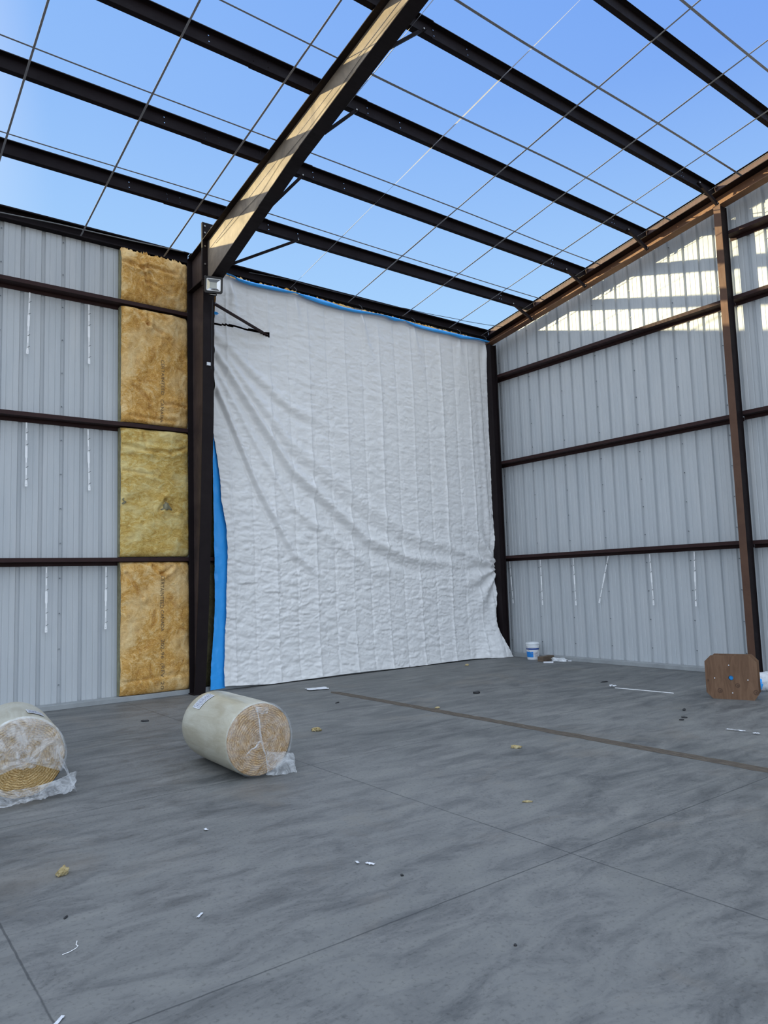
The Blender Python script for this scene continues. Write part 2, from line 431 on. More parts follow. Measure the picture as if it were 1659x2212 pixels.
# ------------------------------------------------------------------ purlins
al=math.atan(K); U=(-math.cos(al),math.sin(al)); NN=(math.sin(al),math.cos(al))
def purlin(x0,x1,yw,label,group,holes,nest=0):
    """Z purlin, web foot at y=yw"""
    z0=7.6+K*(-yw)+nest; c=(x0+x1)/2
    e=empty('roof_purlin',(c,yw,z0),label=label,cat='purlin',group=group)
    def fr(p,q,t): # p along x, q up the web, t through thickness
        return (p-c, NN[0]*q+U[0]*t, NN[1]*q+U[1]*t)
    hl=[circ(x,.2-.055 if i%2==0 else .055,.0085,8) for x in holes for i in (0,1)]
    plate('web',[(x0,.004),(x1,.004),(x1,.1955),(x0,.1955)],hl,.0035,fr,M['purlin'],e)
    def fl(pts,name):
        pr=strip(pts,.0035)
        g=lambda a:(lambda u,v:(a-c,U[0]*u+NN[0]*v,U[1]*u+NN[1]*v))
        MB().prism(pr,g(x0),g(x1)).build(name,M['purlin'],e)
    fl([(.0,.198),(.064,.198),(.070,.180)],'top_flange')
    fl([(.003,.002),(-.064,.002),(-.070,.020)],'bottom_flange')
    return e
PY=[-1.52,-2.99,-4.465,-5.90,-7.365,-8.83]
ordn=['lowest roof purlin above the eave','second roof purlin up from the eave','third roof purlin up from the eave','fourth roof purlin, ending at the tall column','fifth roof purlin crossing the upper right sky','sixth roof purlin near the ridge']
for i,y in enumerate(PY):
    purlin(-8.70,-.02,y,f'{ordn[i]}, right of the big rafter','roof purlins right of the rafter',[-1.1,-1.17,-6.27,-6.86,-8.45,-8.66])
    if i<5: purlin(-15.3,-6.9,y-.006,f'{ordn[i]}, left of the big rafter'.replace(', ending at the tall column',' up from the eave'),'roof purlins left of the rafter',[-9.26,-8.66,-8.45],.004)

# ------------------------------------------------------------------ main portal frame
XF=-7.70
fr=empty('portal_frame',(XF,-.5,0),label='big brown steel frame, tapered column on left wall rising into sloped rafter',cat='steel frame')
ox,oy=XF,-.5
def W(y,z,x=0): return (x,y-oy,z)
colprof=[(0,-.39),(1.5,-.565),(3.0,-.70),(4.7,-.82),(7.0,-.90)]
# column web
web=[(-.21,0.02)]+[(y,z if z>0 else .02) for z,y in colprof]+[(-.21,7.04)]
MB().prism(web,lambda p,q:W(p,q,-.005),lambda p,q:W(p,q,.005)).build('column_web',M['column'],fr)
MB().box(-.1,.1,-.212-oy,-.2-oy,0.02,7.62).build('outer_flange',M['flange'],fr)
m=MB()
pts=colprof
vs=[];t=.013
for z,y in pts: 
    z=max(z,.02); vs += [W(y,z,-.1),W(y,z,.1),W(y-t,z,.1),W(y-t,z,-.1)]
fs=[]
for i in range(len(pts)-1):
    for k in range(4): fs.append((4*i+k,4*i+(k+1)%4,4*i+4+(k+1)%4,4*i+4+k))
fs+= [(3,2,1,0),tuple(range(4*len(pts)-4,4*len(pts)))]
m.add(vs,fs).build('inner_flange',M['flange'],fr)
MB().box(-.12,.12,-.45-oy,-.19-oy,0,.02).build('base_plate',M['flange'],fr)
MB().box(-.1,.1,-.90-oy,-.2-oy,7.02,7.036).build('knee_plate',M['flange'],fr)
kn=MB(); kn.prism([(-.212,7.036),(-.85,7.036),(-.85,7.74),(-.212,7.63)],lambda p,q:W(p,q,-.005),lambda p,q:W(p,q,.005)); kn.build('knee_web',M['column'],fr)
sp=MB(); sp.box(-.1,.1,-.852-oy,-.83-oy,6.93,8.05); sp.box(-.1,.1,-.878-oy,-.856-oy,6.93,8.05); sp.build('splice_plate',M['flange'],fr)
for z in (7.08,7.3,7.62,7.86,7.98):
    for x in (-.06,.06):
        MB().disc(W(-.878,z,x),(0,-1,0),.016,.02,6).build('bolt',M['bolt'],fr)
        if x<0: MB().disc(W(-.83,z,x),(0,1,0),.016,.02,6).build('bolt',M['bolt'],fr)
# rafter
rb=[(.88,6.86),(2.4,7.29),(4.0,7.73),(6.0,8.14),(9.15,8.76)]
rt=lambda y:7.592+K*y
rw=[(-.88,rt(.88))]+[(-y,z) for y,z in rb]+[(-9.15,rt(9.15))]
MB().prism(rw,lambda p,q:W(p,q,-.005),lambda p,q:W(p,q,.005)).build('rafter_web',M['frame'],fr)
def sloped_flange(pts,name,t,w=.1):
    vs=[];fs=[]
    for y,z in pts: vs += [W(-y,z,-w),W(-y,z,w),W(-y,z+t,w),W(-y,z+t,-w)]
    for i in range(len(pts)-1):
        for k in range(4): fs.append((4*i+k,4*i+(k+1)%4,4*i+4+(k+1)%4,4*i+4+k))
    fs+= [(3,2,1,0),tuple(range(4*len(pts)-4,4*len(pts)))]
    MB().add(vs,fs).build(name,M['flange'],fr)
sloped_flange([(.212,rt(.212)-.004),(.83,rt(.83)-.004)],'top_flange_knee',-.012)
sloped_flange([(.88,rt(.88)-.004),(9.15,rt(9.15)-.004)],'top_flange',-.012)
sloped_flange(rb,'bottom_flange',-.014)
for y in (4.9,):
    MB().box(-.007,.007,-y-.01-oy,-y+.01-oy,7.95,8.38)
# purlin clips
for y in PY[:5]:
    z=7.6+K*(-y)
    MB().box(-.09,-.082,y+.005-oy,y+.075-oy,z-.01,z+.17).build('purlin_clip',M['flange'],fr)
    c=MB(); c.add([W(y+.02,z-.42+.0*y,-.007),W(y-.08,z-.42,-.007),W(y-.03,z-.30,-.007),W(y+.02,z-.42,-.03),W(y-.08,z-.42,-.03),W(y-.03,z-.30,-.03)],
        [(0,1,2),(5,4,3),(0,3,4,1),(1,4,5,2),(2,5,3,0)])
# cable on rafter web
pts=[(-1.22,7.552),(-1.7,7.60),(-2.16,7.657),(-2.87,7.70),(-3.46,7.882),(-4.26,7.977),(-5.13,8.148),(-5.59,8.266),(-6.15,8.339),(-6.6,8.36)]
MB().tube([W(y,z,-.012) for y,z in pts],.0028,6).build('web_wire',M['cable'],fr)

# flange braces (angle irons)
def brace(p0,p1,name,label,group,mat=None,w=.045):
    p0=Vector(p0);p1=Vector(p1); c=(p0+p1)/2
    o=empty(name,tuple(c),label=label,cat='brace',group=group)
    d=(p1-p0).normalized(); r=d.cross(Vector((0,0,1))).normalized(); u=r.cross(d)
    pr=strip([(w,0),(0,0),(0,w)],.005)
    MB().prism(pr,lambda p,q:tuple(p0-c+r*(p-w/2)+u*(q-w/2)),lambda p,q:tuple(p1-c+r*(p-w/2)+u*(q-w/2))).build('angle_bar',mat or M['purlin'],o)
    for q in (p1-c-d*.03,p0-c+d*.03): MB().disc(q,-r,.012,.03,6).build('bolt',M['bolt'],o)
    return o
o4=['lowest purlin','second purlin','third purlin','fourth purlin']
for i,(p0,p1) in enumerate([((-7.61,-1.53,7.09),(-6.26,-1.55,7.88)),((-7.61,-3.0,7.47),(-7.05,-3.02,8.13)),((-7.61,-4.47,7.83),(-7.06,-4.50,8.37)),((-7.61,-5.91,8.14),(-7.03,-5.93,8.65))]):
    brace(p0,p1,'flange_brace',f'dark diagonal brace from big rafter to the {o4[i]} from the eave','braces beside the big rafter')
for i,(p0,p1) in enumerate([((-.385,-1.76,7.49),(-.82,-1.56,7.86)),((-.385,-3.21,7.75),(-.80,-3.03,8.11)),((-.385,-4.68,7.98),(-.775,-4.51,8.36)),((-.385,-6.09,8.25),(-.73,-5.945,8.64))]):
    brace(p0,p1,'end_brace',f'short diagonal brace under the {o4[i]} from the eave at end wall rafter','braces beside the end wall rafter',M['purlin'])
brace((-7.60,-.915,6.64),(-6.20,-.235,6.53),'girt_brace','brown diagonal brace poking through the slit in the white tarp','braces to girts',M['girt'],.06)

# ------------------------------------------------------------------ end wall frame
er=empty('end_wall_rafter',(-.3,-4.6,7.6),label='reddish brown sloped rafter along the top of the end wall',cat='beam')
def er_f(x,y,z): return (x+.3,y+4.6,z-7.6)
yy=[-.2,-9.15]
zb=lambda y:7.295+.153*(-y); zt=lambda y:7.475+K*(-y)
def slab(x0,x1,f0,f1,name,mat,y0=-.2,y1=-9.15):
    MB().hull8([er_f(x0,y0,f0(y0)),er_f(x1,y0,f0(y0)),er_f(x1,y0,f1(y0)),er_f(x0,y0,f1(y0))],[er_f(x0,y1,f0(y1)),er_f(x1,y1,f0(y1)),er_f(x1,y1,f1(y1)),er_f(x0,y1,f1(y1))]).build(name,mat,er)
slab(-.224,-.216,zb,zt,'rafter_web',M['gable_steel'])
slab(-.41,-.216,zb,lambda y:zb(y)+.011,'bottom_flange',M['gable_steel'])
slab(-.41,-.216,lambda y:zt(y)-.011,zt,'top_flange',M['flange'])
rk=empty('rake_angle',(0,-4.6,7.8),label='brown rake channel along the sloping top edge of the end wall sheeting',cat='trim')
def rslab(x0,x1,a,bz,name,mat):
    f=lambda x,y,z:(x,y+4.6,z-7.8); y0,y1=-.02,-9.15
    g=lambda y,o:7.8+K*(-y)+o
    MB().hull8([f(x0,y0,g(y0,a)),f(x1,y0,g(y0,a)),f(x1,y0,g(y0,bz)),f(x0,y0,g(y0,bz))],[f(x0,y1,g(y1,a)),f(x1,y1,g(y1,a)),f(x1,y1,g(y1,bz)),f(x0,y1,g(y1,bz))]).build(name,mat,rk)
rslab(-.012,-.006,-.20,.03,'rake_web',M['rake'])
rslab(-.05,-.006,.03,.036,'rake_top',M['purlin'])

def ibeam_column(name,xa,xb,yc,w,ztop,label,mat,cat='column'):
    e=empty(name,((xa+xb)/2,yc,0),label=label,cat=cat); cx=(xa+xb)/2
    MB().box(xa-cx,xa-cx+.011,-w/2,w/2,.014,ztop(xa)).build('inner_flange',mat,e)
    MB().box(xb-cx-.011,xb-cx,-w/2,w/2,.014,ztop(xb)).build('outer_flange',M['flange'],e)
    MB().box(xa-cx+.011,xb-cx-.011,-.045,-.037,.014,ztop(xa)).build('column_web',M['flange'],e)  # darker paint carries the shade of the side facing away
    MB().box(xa-cx-.02,xb-cx+.02,-w/2-.02,w/2+.02,0,.014).build('base_plate',M['flange'],e)
    for x in (-.05,.05):
        for y in (-.04,.04): MB().disc((x,y,.014),(0,0,1),.01,.02,6).build('anchor_bolt',M['bolt'],e)
    return e
ibeam_column('end_wall_column',-.43,-.205,-6.09,.125,lambda x:zb(-6.09)-.004,'tall reddish brown column against the end wall behind the plywood spool',M['gable_column'])
ibeam_column('corner_column',-.40,-.207,-.335,.20,lambda x:zb(-.3)-.02,'dark brown corner column between white tarp and end wall',M['flange'])

# ------------------------------------------------------------------ band straps under the roof
def strap_slope(x,y0,y1,label,w=.022,dx=0,off=-.012,twist=None):
    n=26; ys=np.linspace(y0,y1,n); o=empty('band_strap',(x,(y0+y1)/2,0),label=label,cat='strap',group='grey straps running up the roof slope')
    vs=[];fs=[]
    for i,y in enumerate(ys):
        t=twist(y) if twist else .12*math.sin(y*1.7+x)
        z=7.6+K*(-y)+off-.004*math.sin(PI*((y*-1-1.46)%1.465)/1.465)
        c,s_=math.cos(t)*w/2,math.sin(t)*w/2
        for a,b2 in ((-1,-1),(1,-1),(1,1),(-1,1)):
            vs.append((a*c-b2*s_*.05,y-(y0+y1)/2,z+a*s_+b2*.0016))
    for i in range(n-1):
        for k in range(4): fs.append((4*i+k,4*i+(k+1)%4,4*i+4+(k+1)%4,4*i+4+k))
    MB().add(vs,fs).build('strap_band',M['strap'],o); return o
lb={-11.02:'grey strap up the slope, farthest left of the big rafter',-9.6:'grey strap up the slope, second left of the big rafter',-8.2:'grey strap up the slope, just left of the big rafter',
    -7.25:'thin twisted pale strap up the slope hugging the right side of the big rafter',-5.65:'thin grey strap up the slope, first clear one right of the rafter',-4.27:'grey strap up the slope, second clear one right of the rafter',
    -2.81:'grey strap up the slope, third clear one right of the rafter',-1.42:'grey strap up the slope, fourth clear one right of the rafter',-.385:'thin grey strap up the slope along the end wall rafter'}
for x,l in lb.items():
    tw=None; w=.026
    if x==-7.25: tw=lambda y:1.2+.5*math.sin(y*1.5); w=.03
    if x==-5.65: tw=lambda y:.95+.4*math.sin(y*.9)
    if x==-.385: w=.014
    strap_slope(x,-.14 if x!=-7.25 else -3.3,-9.1,l,w,twist=tw)
def strap_long(y,x0,x1,label,w=.026):
    n=22; xs=np.linspace(x0,x1,n); c=(x0+x1)/2; z0=7.6-K*y
    o=empty('cross_strap',(c,y,z0),label=label,cat='strap',group='grey straps running parallel to the purlins')
    vs=[];fs=[]
    for x in xs:
        dy=.015*math.sin(x*.8+y); dz=-.018+.004*math.sin(x*1.3)
        for a,b2 in ((-1,-1),(1,-1),(1,1),(-1,1)):
            vs.append((x-c,dy+a*U[0]*w/2,dz+a*U[1]*w/2+b2*.0016))
    for i in range(n-1):
        for k in range(4): fs.append((4*i+k,4*i+(k+1)%4,4*i+4+(k+1)%4,4*i+4+k))
    MB().add(vs,fs).build('strap_band',M['strap'],o)
ly=[('between first and second purlin from the eave',-1.98),('between second and third purlin from the eave',-3.5),('between third and fourth purlin from the eave',-5.11),('between fourth and fifth purlin from the eave',-6.47),('above the fifth purlin, upper right',-7.9)]
for l,y in ly:
    strap_long(y,-7.69,-.06,'grey strap '+l+', right of rafter',.022 if y>-4 else .032)
    if y>-6: strap_long(y+.01,-15.2,-7.71,'grey strap '+l+', left of rafter',.02)
# eave cable
ep=[(-6.6,-.25,7.66),(-5.81,-.37,7.662),(-5.19,-.348,7.658),(-4.40,-.362,7.66),(-3.77,-.361,7.66),(-3.28,-.372,7.662),(-2.9,-.414,7.669),(-2.37,-.427,7.671),(-1.48,-.508,7.685),(-1.31,-.503,7.684),(-.587,-.589,7.698),(-.10,-.68,7.715)]
tag(MB().tube(ep,.006,6).build('eave_cable',M['cable']),'thin dark sagging cable strung just below the eave above the tarp','cable')
tag(MB().tube([(-15.3,-.115,7.62),(-11.5,-.115,7.655),(-10.786,-.115,7.675),(-9.971,-.115,7.725),(-8.918,-.115,7.755),(-8.108,-.115,7.79),(-7.83,-.115,7.80)],.010,6).build('conduit_cable',M['cable_grey']),'grey cable lying along the eave beam left of the column','cable')

# ------------------------------------------------------------------ hanging straps (insulation hangers)
def make_hanger():
    r=empty('hanging_strap',(0,0,0))
    w=.011; pts_r=[(w,0),(w,-.36),(.017,-.385),(.017,-.54),(w,-.565),(w,-.90),(.018,-.945),(.018,-1.0)]
    outline=[(p,q) for p,q in pts_r]+[(-p,q) for p,q in reversed(pts_r)]
    holes=[[(-.003,a),(.003,a),(.003,a-.07),(-.003,a-.07)] for a in (-.09,-.28,-.63,-.82)]+[circ(0,-.972,.006,6)]
    plate('strap_body',outline,holes,.0015,lambda p,q,t:(p,-t,q),M['white_strap'],r)
    for z in (-.16,-.35,-.70,-.89):
        MB().bar((-.006,-.003,z-.008),(.026,-.02,z+.012),.005,.005).build('hook_barb',M['dark'],r)
    return r
proto=make_hanger()
hl=[(-10.344,-.07,6.505,0,1.0,.022,'white hanging strap under the highest girt, left one, on bare ribbed wall'),
    (-9.445,-.07,6.495,0,1.0,-.01,'white hanging strap under the highest girt, beside the tan insulation'),
    (-10.361,-.07,4.415,0,1.0,-.008,'white hanging strap under the middle girt, left one, on bare ribbed wall'),
    (-9.444,-.07,4.40,0,1.0,-.027,'white hanging strap under the middle girt, beside the yellow insulation'),
    (-10.047,-.07,2.172,0,1.0,-.007,'white hanging strap under the lowest girt above the left insulation roll'),
    (-9.147,-.07,2.167,0,1.0,.004,'white hanging strap under the lowest girt touching the insulation edge'),
    (-.07,-.421,2.17,1,.97,.05,'thin hanging strap nearest the corner column on end wall'),
    (-.07,-1.343,2.17,1,1.0,.002,'hanging strap on end wall straight above the paint pail and wood block'),
    (-.07,-2.25,2.165,1,1.0,.008,'hanging strap on end wall, third from the corner'),
    (-.07,-3.136,2.165,1,.99,-.295,'hanging strap on end wall tilted strongly to one side'),
    (-.07,-4.081,2.16,1,.985,.016,'hanging strap on end wall just right of the tilted one'),
    (-.07,-4.999,2.16,1,1.0,-.04,'hanging strap on end wall nearest the tall end column')]
for i,(x,y,z,wall,sc,tilt,lab) in enumerate(hl):
    o=proto if i==0 else copy_tree(proto)
    o.location=(x,y,z); o.scale=(1,1,sc)
    # tilt swings foot along the wall
    if wall==0: o.rotation_euler=(0,tilt,0)
    else: o.rotation_euler=(0,-tilt,-PI/2)
    tag(o,lab,'strap','white perforated hanging straps')

# ------------------------------------------------------------------ insulation batts
def batt(x0,x1,z0,z1,seed,mat,label,top=None,text=None,fuzzy=0,parent_group='insulation batts left of the column',res=.014,amp=.05,creases=(),patch=None,yf=-.205,edge=None):
    nx=int((x1-x0)/res)+2; nz=int((z1-z0)/res)+2
    A=np.linspace(0,1,nx)[None,:].repeat(nz,0); B=np.linspace(0,1,nz)[:,None].repeat(nx,1)
    X=x0+A*(x1-x0); Z=z0+B*(z1-z0)
    if top is not None:
        zt_=np.interp(X[-1],[p[0] for p in top],[p[1] for p in top]); Z=z0+B*(zt_[None,:]-z0)
        Z=Z+B**8*fuzzy*(vnoise(X*60,B*0+seed,seed)-.5)
    def disp(X,Z):
        d=amp*(fbm(X*2.6+seed*3,Z*2.0,seed,5,.55)-.5)*2+.018*(ridged(X*5+seed,Z*4,seed+9,3)-.6)
        ex=np.minimum((X-x0),(x1-X)); ez=np.minimum(Z-z0,z1-Z)
        d=d-.05*np.exp(-np.clip(ex,0,9)/.03)-.06*np.exp(-np.clip(ez,0,9)/.04)
        for (ax,az,bx,bz,wd,dp) in creases:
            vx,vz=bx-ax,bz-az; t=np.clip(((X-ax)*vx+(Z-az)*vz)/(vx*vx+vz*vz),0,1)
            wob=.03*(fbm(X*6,Z*6,seed+21,3)-.5)
            dist=np.hypot(X-ax-t*vx+wob,Z-az-t*vz+wob); d=d-dp*.6*np.exp(-(dist/(wd*1.6))**2)*(.4+1.2*fbm(X*5,Z*5,seed+31,2))+dp*.35*np.exp(-((dist-.06)/.05)**2)
        return d
    Y=yf-np.clip(disp(X,Z),-.16,.06)*1.0
    e=empty('insulation_batt',((x0+x1)/2,-.1,z0),label=label,cat='insulation',group=parent_group)
    off=Vector(((x0+x1)/2,-.1,z0))
    MB().grid(X-off.x,Y-off.y,Z-off.z).build('fibre_face',mat,e,smooth=True)
    # sides
    s=MB(); 
    for j in (0,nx-1):
        o0=[(X[i,j]-off.x+.004*math.sin(i*.7),Y[i,j]-off.y,Z[i,j]-off.z) for i in range(nz)]; o1=[(X[i,j]-off.x,-.004-off.y,Z[i,j]-off.z) for i in range(nz)]
        s.add(o0+o1,[(i,i+1,nz+i+1,nz+i) for i in range(nz-1)])
    for i in (0,nz-1):
        o0=[(X[i,j]-off.x,Y[i,j]-off.y,Z[i,j]-off.z) for j in range(nx)]; o1=[(X[i,j]-off.x,-.004-off.y,Z[i,j]-off.z) for j in range(nx)]
        s.add(o0+o1,[(i2,i2+1,nx+i2+1,nx+i2) for i2 in range(nx-1)])
    s.build('batt_edge',M['wool_edge'],e)
    if patch:
        for (cx_,cz_,tri_) in patch:
            n=14; vs=[];fs=[]
            P=[Vector(p) for p in tri_]
            for i in range(n+1):
                for k in range(i+1):
                    a=1-i/n; b=(i-k)/n; c=k/n; q=P[0]*a+P[1]*b+P[2]*c
                    ed=min(a,b,c)
                    gx=q.x+.012*math.sin(q.y*90); gz=q.y+.010*math.sin(q.x*80)
                    dd=float(np.clip(disp(np.array([gx]),np.array([gz]))[0],-.16,.06))
                    vs.append((gx-off.x,-.205-dd+(-.014 if ed>.12 else .006)-off.y,gz-off.z))
            idx=lambda i,k:i*(i+1)//2+k
            for i in range(n):
                for k in range(i+1):
                    fs.append((idx(i,k),idx(i+1,k),idx(i+1,k+1)))
                    if k<i: fs.append((idx(i,k),idx(i+1,k+1),idx(i,k+1)))
            tag(MB().add(vs,fs).build('torn_patch',M['wool_grey'],e,smooth=True),'grey torn triangle')
    if text:
        for body,xc,za,zb_,size in text:
            cu=bpy.data.curves.new('t','FONT'); cu.body=body; cu.size=1; cu.resolution_u=2
            ob=bpy.data.objects.new('t',cu); C.objects.link(ob)
            bpy.context.view_layer.update()
            me=bpy.data.meshes.new_from_object(ob.evaluated_get(bpy.context.evaluated_depsgraph_get()))
            bm=bmesh.new(); bm.from_mesh(me)
            bmesh.ops.subdivide_edges(bm,edges=bm.edges,cuts=1)
            xs_=[v.co.x for v in bm.verts]; mx=max(xs_); mn=min(xs_)
            for v in bm.verts:
                u=(v.co.x-mn)/(mx-mn); h=v.co.y
                gx=xc+h*size; gz=za+u*(zb_-za)
                dd=float(np.clip(disp(np.array([gx]),np.array([gz]))[0],-.16,.06))
                v.co=Vector((gx-off.x,-.205-dd-.006-off.y,gz-off.z))
            bm.to_mesh(me); bm.free(); bpy.data.objects.remove(ob)
            me.materials.clear(); me.materials.append(M['ink'])
            to=bpy.data.objects.new('printed_text',me); C.objects.link(to); to.parent=e
    return e
XL,XR=-8.945,-7.775
batt(XL,XR,.085,2.235,11,M['wool'],'tan glass wool batt in lowest wall bay with printed numbers, left of column',
     text=[('CERTAINTEED CANADA',-8.30,2.0,1.08,.085),('202-96  (REV',-8.30,.95,.33,.085),('20',-8.30,.26,.13,.085)],creases=[(-8.86,2.04,-8.60,1.66,.018,.05),(-8.42,2.15,-8.28,2.02,.02,.06),(-8.28,2.02,-8.1,2.14,.02,.05),(-8.9,.3,-7.85,.36,.02,.02)])
batt(XL,XR,2.325,4.475,23,M['wool_yellow'],'yellowish glass wool batt with a grey torn triangle, second bay above floor',patch=[(0,0,[(-8.20,3.32),(-8.33,3.09),(-8.03,3.09)]),(0,0,[(-8.92,3.33),(-8.93,3.16),(-8.85,3.2)])],
     creases=[(-8.9,4.18,-8.5,4.1,.02,.045),(-8.5,4.1,-8.1,4.1,.02,.045),(-8.1,4.1,-7.85,4.2,.02,.04),(-8.58,4.4,-8.53,4.12,.012,.03),(-8.2,3.28,-8.32,3.1,.02,.05),(-8.2,3.28,-8.02,3.1,.02,.05),(-8.9,3.75,-8.4,3.7,.015,.03)])
batt(XL,XR,4.57,6.56,37,M['wool'],'tan glass wool batt with printed lettering, third bay above floor',
     text=[('CERTAINTEED',-8.275,5.72,5.10,.075),('CANADA',-8.29,5.02,4.62,.075)],creases=[(-8.72,6.5,-8.5,6.3,.016,.05),(-8.5,6.3,-8.25,6.2,.018,.04),(-8.48,6.5,-8.5,6.3,.014,.04),(-8.75,5.2,-8.45,4.95,.016,.05),(-8.2,4.95,-7.85,4.93,.014,.05),(-8.8,4.68,-8.0,4.66,.02,.04)])
batt(XL,XR,6.66,7.56,51,M['wool'],'tan glass wool batt with ragged top under the eave beam',
     top=[(-8.95,7.57),(-8.88,7.585),(-8.74,7.56),(-8.577,7.60),(-8.41,7.59),(-8.24,7.58),(-8.07,7.60),(-7.94,7.58),(-7.83,7.545)],fuzzy=.06,amp=.05,
     creases=[(-8.9,7.33,-8.6,7.27,.02,.06),(-8.6,7.27,-8.5,7.33,.02,.07),(-8.5,7.33,-8.0,7.3,.02,.04),(-8.57,7.25,-8.52,7.05,.018,.05),(-8.52,7.05,-8.1,6.9,.02,.04)])
# slivers and ragged fringe behind the tarp
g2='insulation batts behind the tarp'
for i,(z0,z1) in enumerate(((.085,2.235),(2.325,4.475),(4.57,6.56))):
    batt(-7.575,-6.9,z0,z1,61+i,M['wool_shaded'],f'{["lowest","second from floor","third from floor"][i]} dim glass wool batt in the gap between column and tarp',parent_group=g2,res=.04,yf=-.145,amp=.015)
top=[(-7.6,7.54),(-7.05,7.53),(-6.5,7.50),(-6.05,7.52),(-5.7,7.525),(-5.3,7.50),(-4.8,7.48),(-4.5,7.475),(-4.0,7.48),(-3.5,7.47),(-2.8,7.49),(-2.2,7.47),(-1.5,7.47),(-.6,7.455)]
bx=np.linspace(-7.575,-.62,7)
pos=['nearest the column','second from the column','third from the column','fourth from the column','fifth from the column','nearest the corner']
for i in range(6):
    batt(bx[i]+.01,bx[i+1]-.01,6.66,7.54,71+i,M['wool'],f'ragged tan insulation fringe showing above the blue tarp hem, {pos[i]}',top=[(a,b_+.035) for a,b_ in top],fuzzy=.08,parent_group=g2,res=.03,amp=.02)

# ------------------------------------------------------------------ tarp
te=empty('white_tarp',(-3.7,-.3,0),label='large creased white tarp with blue edges hung over the far left wall bay',cat='tarp')
T0=Vector((-3.7,-.3,0))
nz,nx=430,520
zb_l=[0.066,.88,1.845,2.334,2.827,3.319,3.897,4.31,4.557,5.232,6.515,7.5]; xb_l=[-7.202,-7.175,-7.129,-7.115,-7.135,-7.218,-7.265,-7.314,-7.356,-7.331,-7.319,-7.25]
zb_r=[0,.345,.70,.78,1.04,1.51,1.99,2.315,3.40,4.5,5.62,6.75,7.45]; xb_r=[-.25,-.37,-.49,-.50,-.46,-.40,-.275,-.272,-.247,-.21,-.20,-.235,-.268]
bot_x=[-7.22,-6.45,-5.78,-4.53,-2.9,-1.43,-.86,-.1]; bot_z=[.07,.015,.02,.035,.015,.03,.01,.005]
bt_x=[-7.162,-6.984,-6.877,-6.659,-6.323,-5.937,-5.619,-5.417,-5.044,-4.615,-4.26,-4.04,-3.765,-3.456,-3.192,-2.918,-2.617,-2.438,-2.071,-1.528,-1.25,-.73,-.269]
bt_z=[7.468,7.476,7.406,7.379,7.385,7.40,7.434,7.387,7.347,7.334,7.34,7.363,7.39,7.403,7.366,7.41,7.357,7.34,7.337,7.354,7.331,7.392,7.387]
tp_x=[-7.144,-7.038,-6.804,-6.472,-6.052,-5.658,-5.25,-4.828,-4.502,-4.03,-3.692,-3.163,-2.841,-2.588,-2.146,-1.496,-.668,-.28]
tp_z=[7.514,7.489,7.478,7.474,7.499,7.47,7.487,7.458,7.423,7.442,7.444,7.472,7.455,7.444,7.437,7.445,7.447,7.451]
A=np.linspace(0,1,nx)[None,:].repeat(nz,0); B=np.linspace(0,1,nz)[:,None].repeat(nx,1)
Xa=-7.3+A*7.0
zbot=np.interp(Xa,bot_x,bot_z); ztop=np.interp(Xa,tp_x,tp_z)-.02
Z=zbot+B*(ztop-zbot)
xl=np.interp(Z,zb_l,xb_l)+.012*(fbm(Z*3,Z*0,5,3)-.5)*2; xr=np.interp(Z,zb_r,xb_r)
X=xl+A*(xr-xl)
def vor(x,y,seed):
    rg=np.random.default_rng(seed); J=rg.random((64,64,2)); xi=np.floor(x).astype(int); yi=np.floor(y).astype(int)
    f1=np.full(x.shape,9.); f2=np.full(x.shape,9.)
    for a in (-1,0,1):
        for b in (-1,0,1):
            p=J[(xi+a)%64,(yi+b)%64]; d=np.hypot(xi+a+p[...,0]-x,yi+b+p[...,1]-y)
            f2=np.minimum(f2,np.maximum(f1,d)); f1=np.minimum(f1,d)
    return f1,f2
def tri(v): 
    f=v-np.floor(v); return 1-np.abs(2*f-1)
def ridge(X,Z,cx,cz,w,a,lo,hi):
    zc=np.interp(X,cx,cz); env=1/(1+np.exp(-(X-lo)/.15))/(1+np.exp((X-hi)/.3))
    return a*env*np.exp(-((Z-zc)/w)**2)
D=np.zeros_like(X)
wig=.035*(fbm(X*.7,Z*1.1,3,3)-.5)*2
ph=(X+wig*.6+.02*Z)/.435
fr_=ph-np.round(ph)
kk=np.round(ph).astype(int); sg=np.where(kk%2==0,1,-.7)
stren=.35+.9*fbm(kk*3.1,Z*.6,8,2)
D+= .024*sg*stren*(np.exp(-np.abs(fr_)*.435/.022)+.4*np.exp(-np.abs(fr_)*.435/.08))
# horizontal memory folds
phz=(Z+.02*X)/.62; fz=phz-np.round(phz); D+=.003*np.exp(-np.abs(fz)*.62/.02)
# crumple between creases (short horizontal wrinkles) stronger in lower half
wx=X+.25*(fbm(X*1.3,Z*1.3,31,3)-.5); wz=Z+.25*(fbm(X*1.1,Z*1.1,32,3)-.5)
cr=ridged(wx*2.6,wz*7.5,41,4)-.55
am=.010+.012*np.exp(-((Z-1.9)/1.6)**2)+.004*np.exp(-((Z-5)/1.5)**2)
am*=.45+1.1*fbm(X*.8+5,Z*.8,44,2)
D+=am*cr*.8
D+=.006*(ridged(wx*7,wz*5,45,3)-.5)
lowz=.35+.9*np.exp(-((Z-1.6)/2.2)**2)+.25*np.exp(-((Z-5.2)/1.2)**2)
vx=X+.10*(fbm(X*3,Z*3,33,3)-.5); vz=Z+.10*(fbm(X*3+9,Z*3,34,3)-.5)
for sx,sz,am_,sd_ in ((2.3,4.9,.026,51),(4.8,9.5,.017,52),(10,16,.008,53)):
    f1,f2=vor(vx*sx,vz*sz+vx*.8,sd_)
    D+=am_*lowz*(np.clip(f2-f1,0,.6)-.25)*np.where(vnoise(np.floor(vx*sx),np.floor(vz*sz),9)>.45,1,-.6)
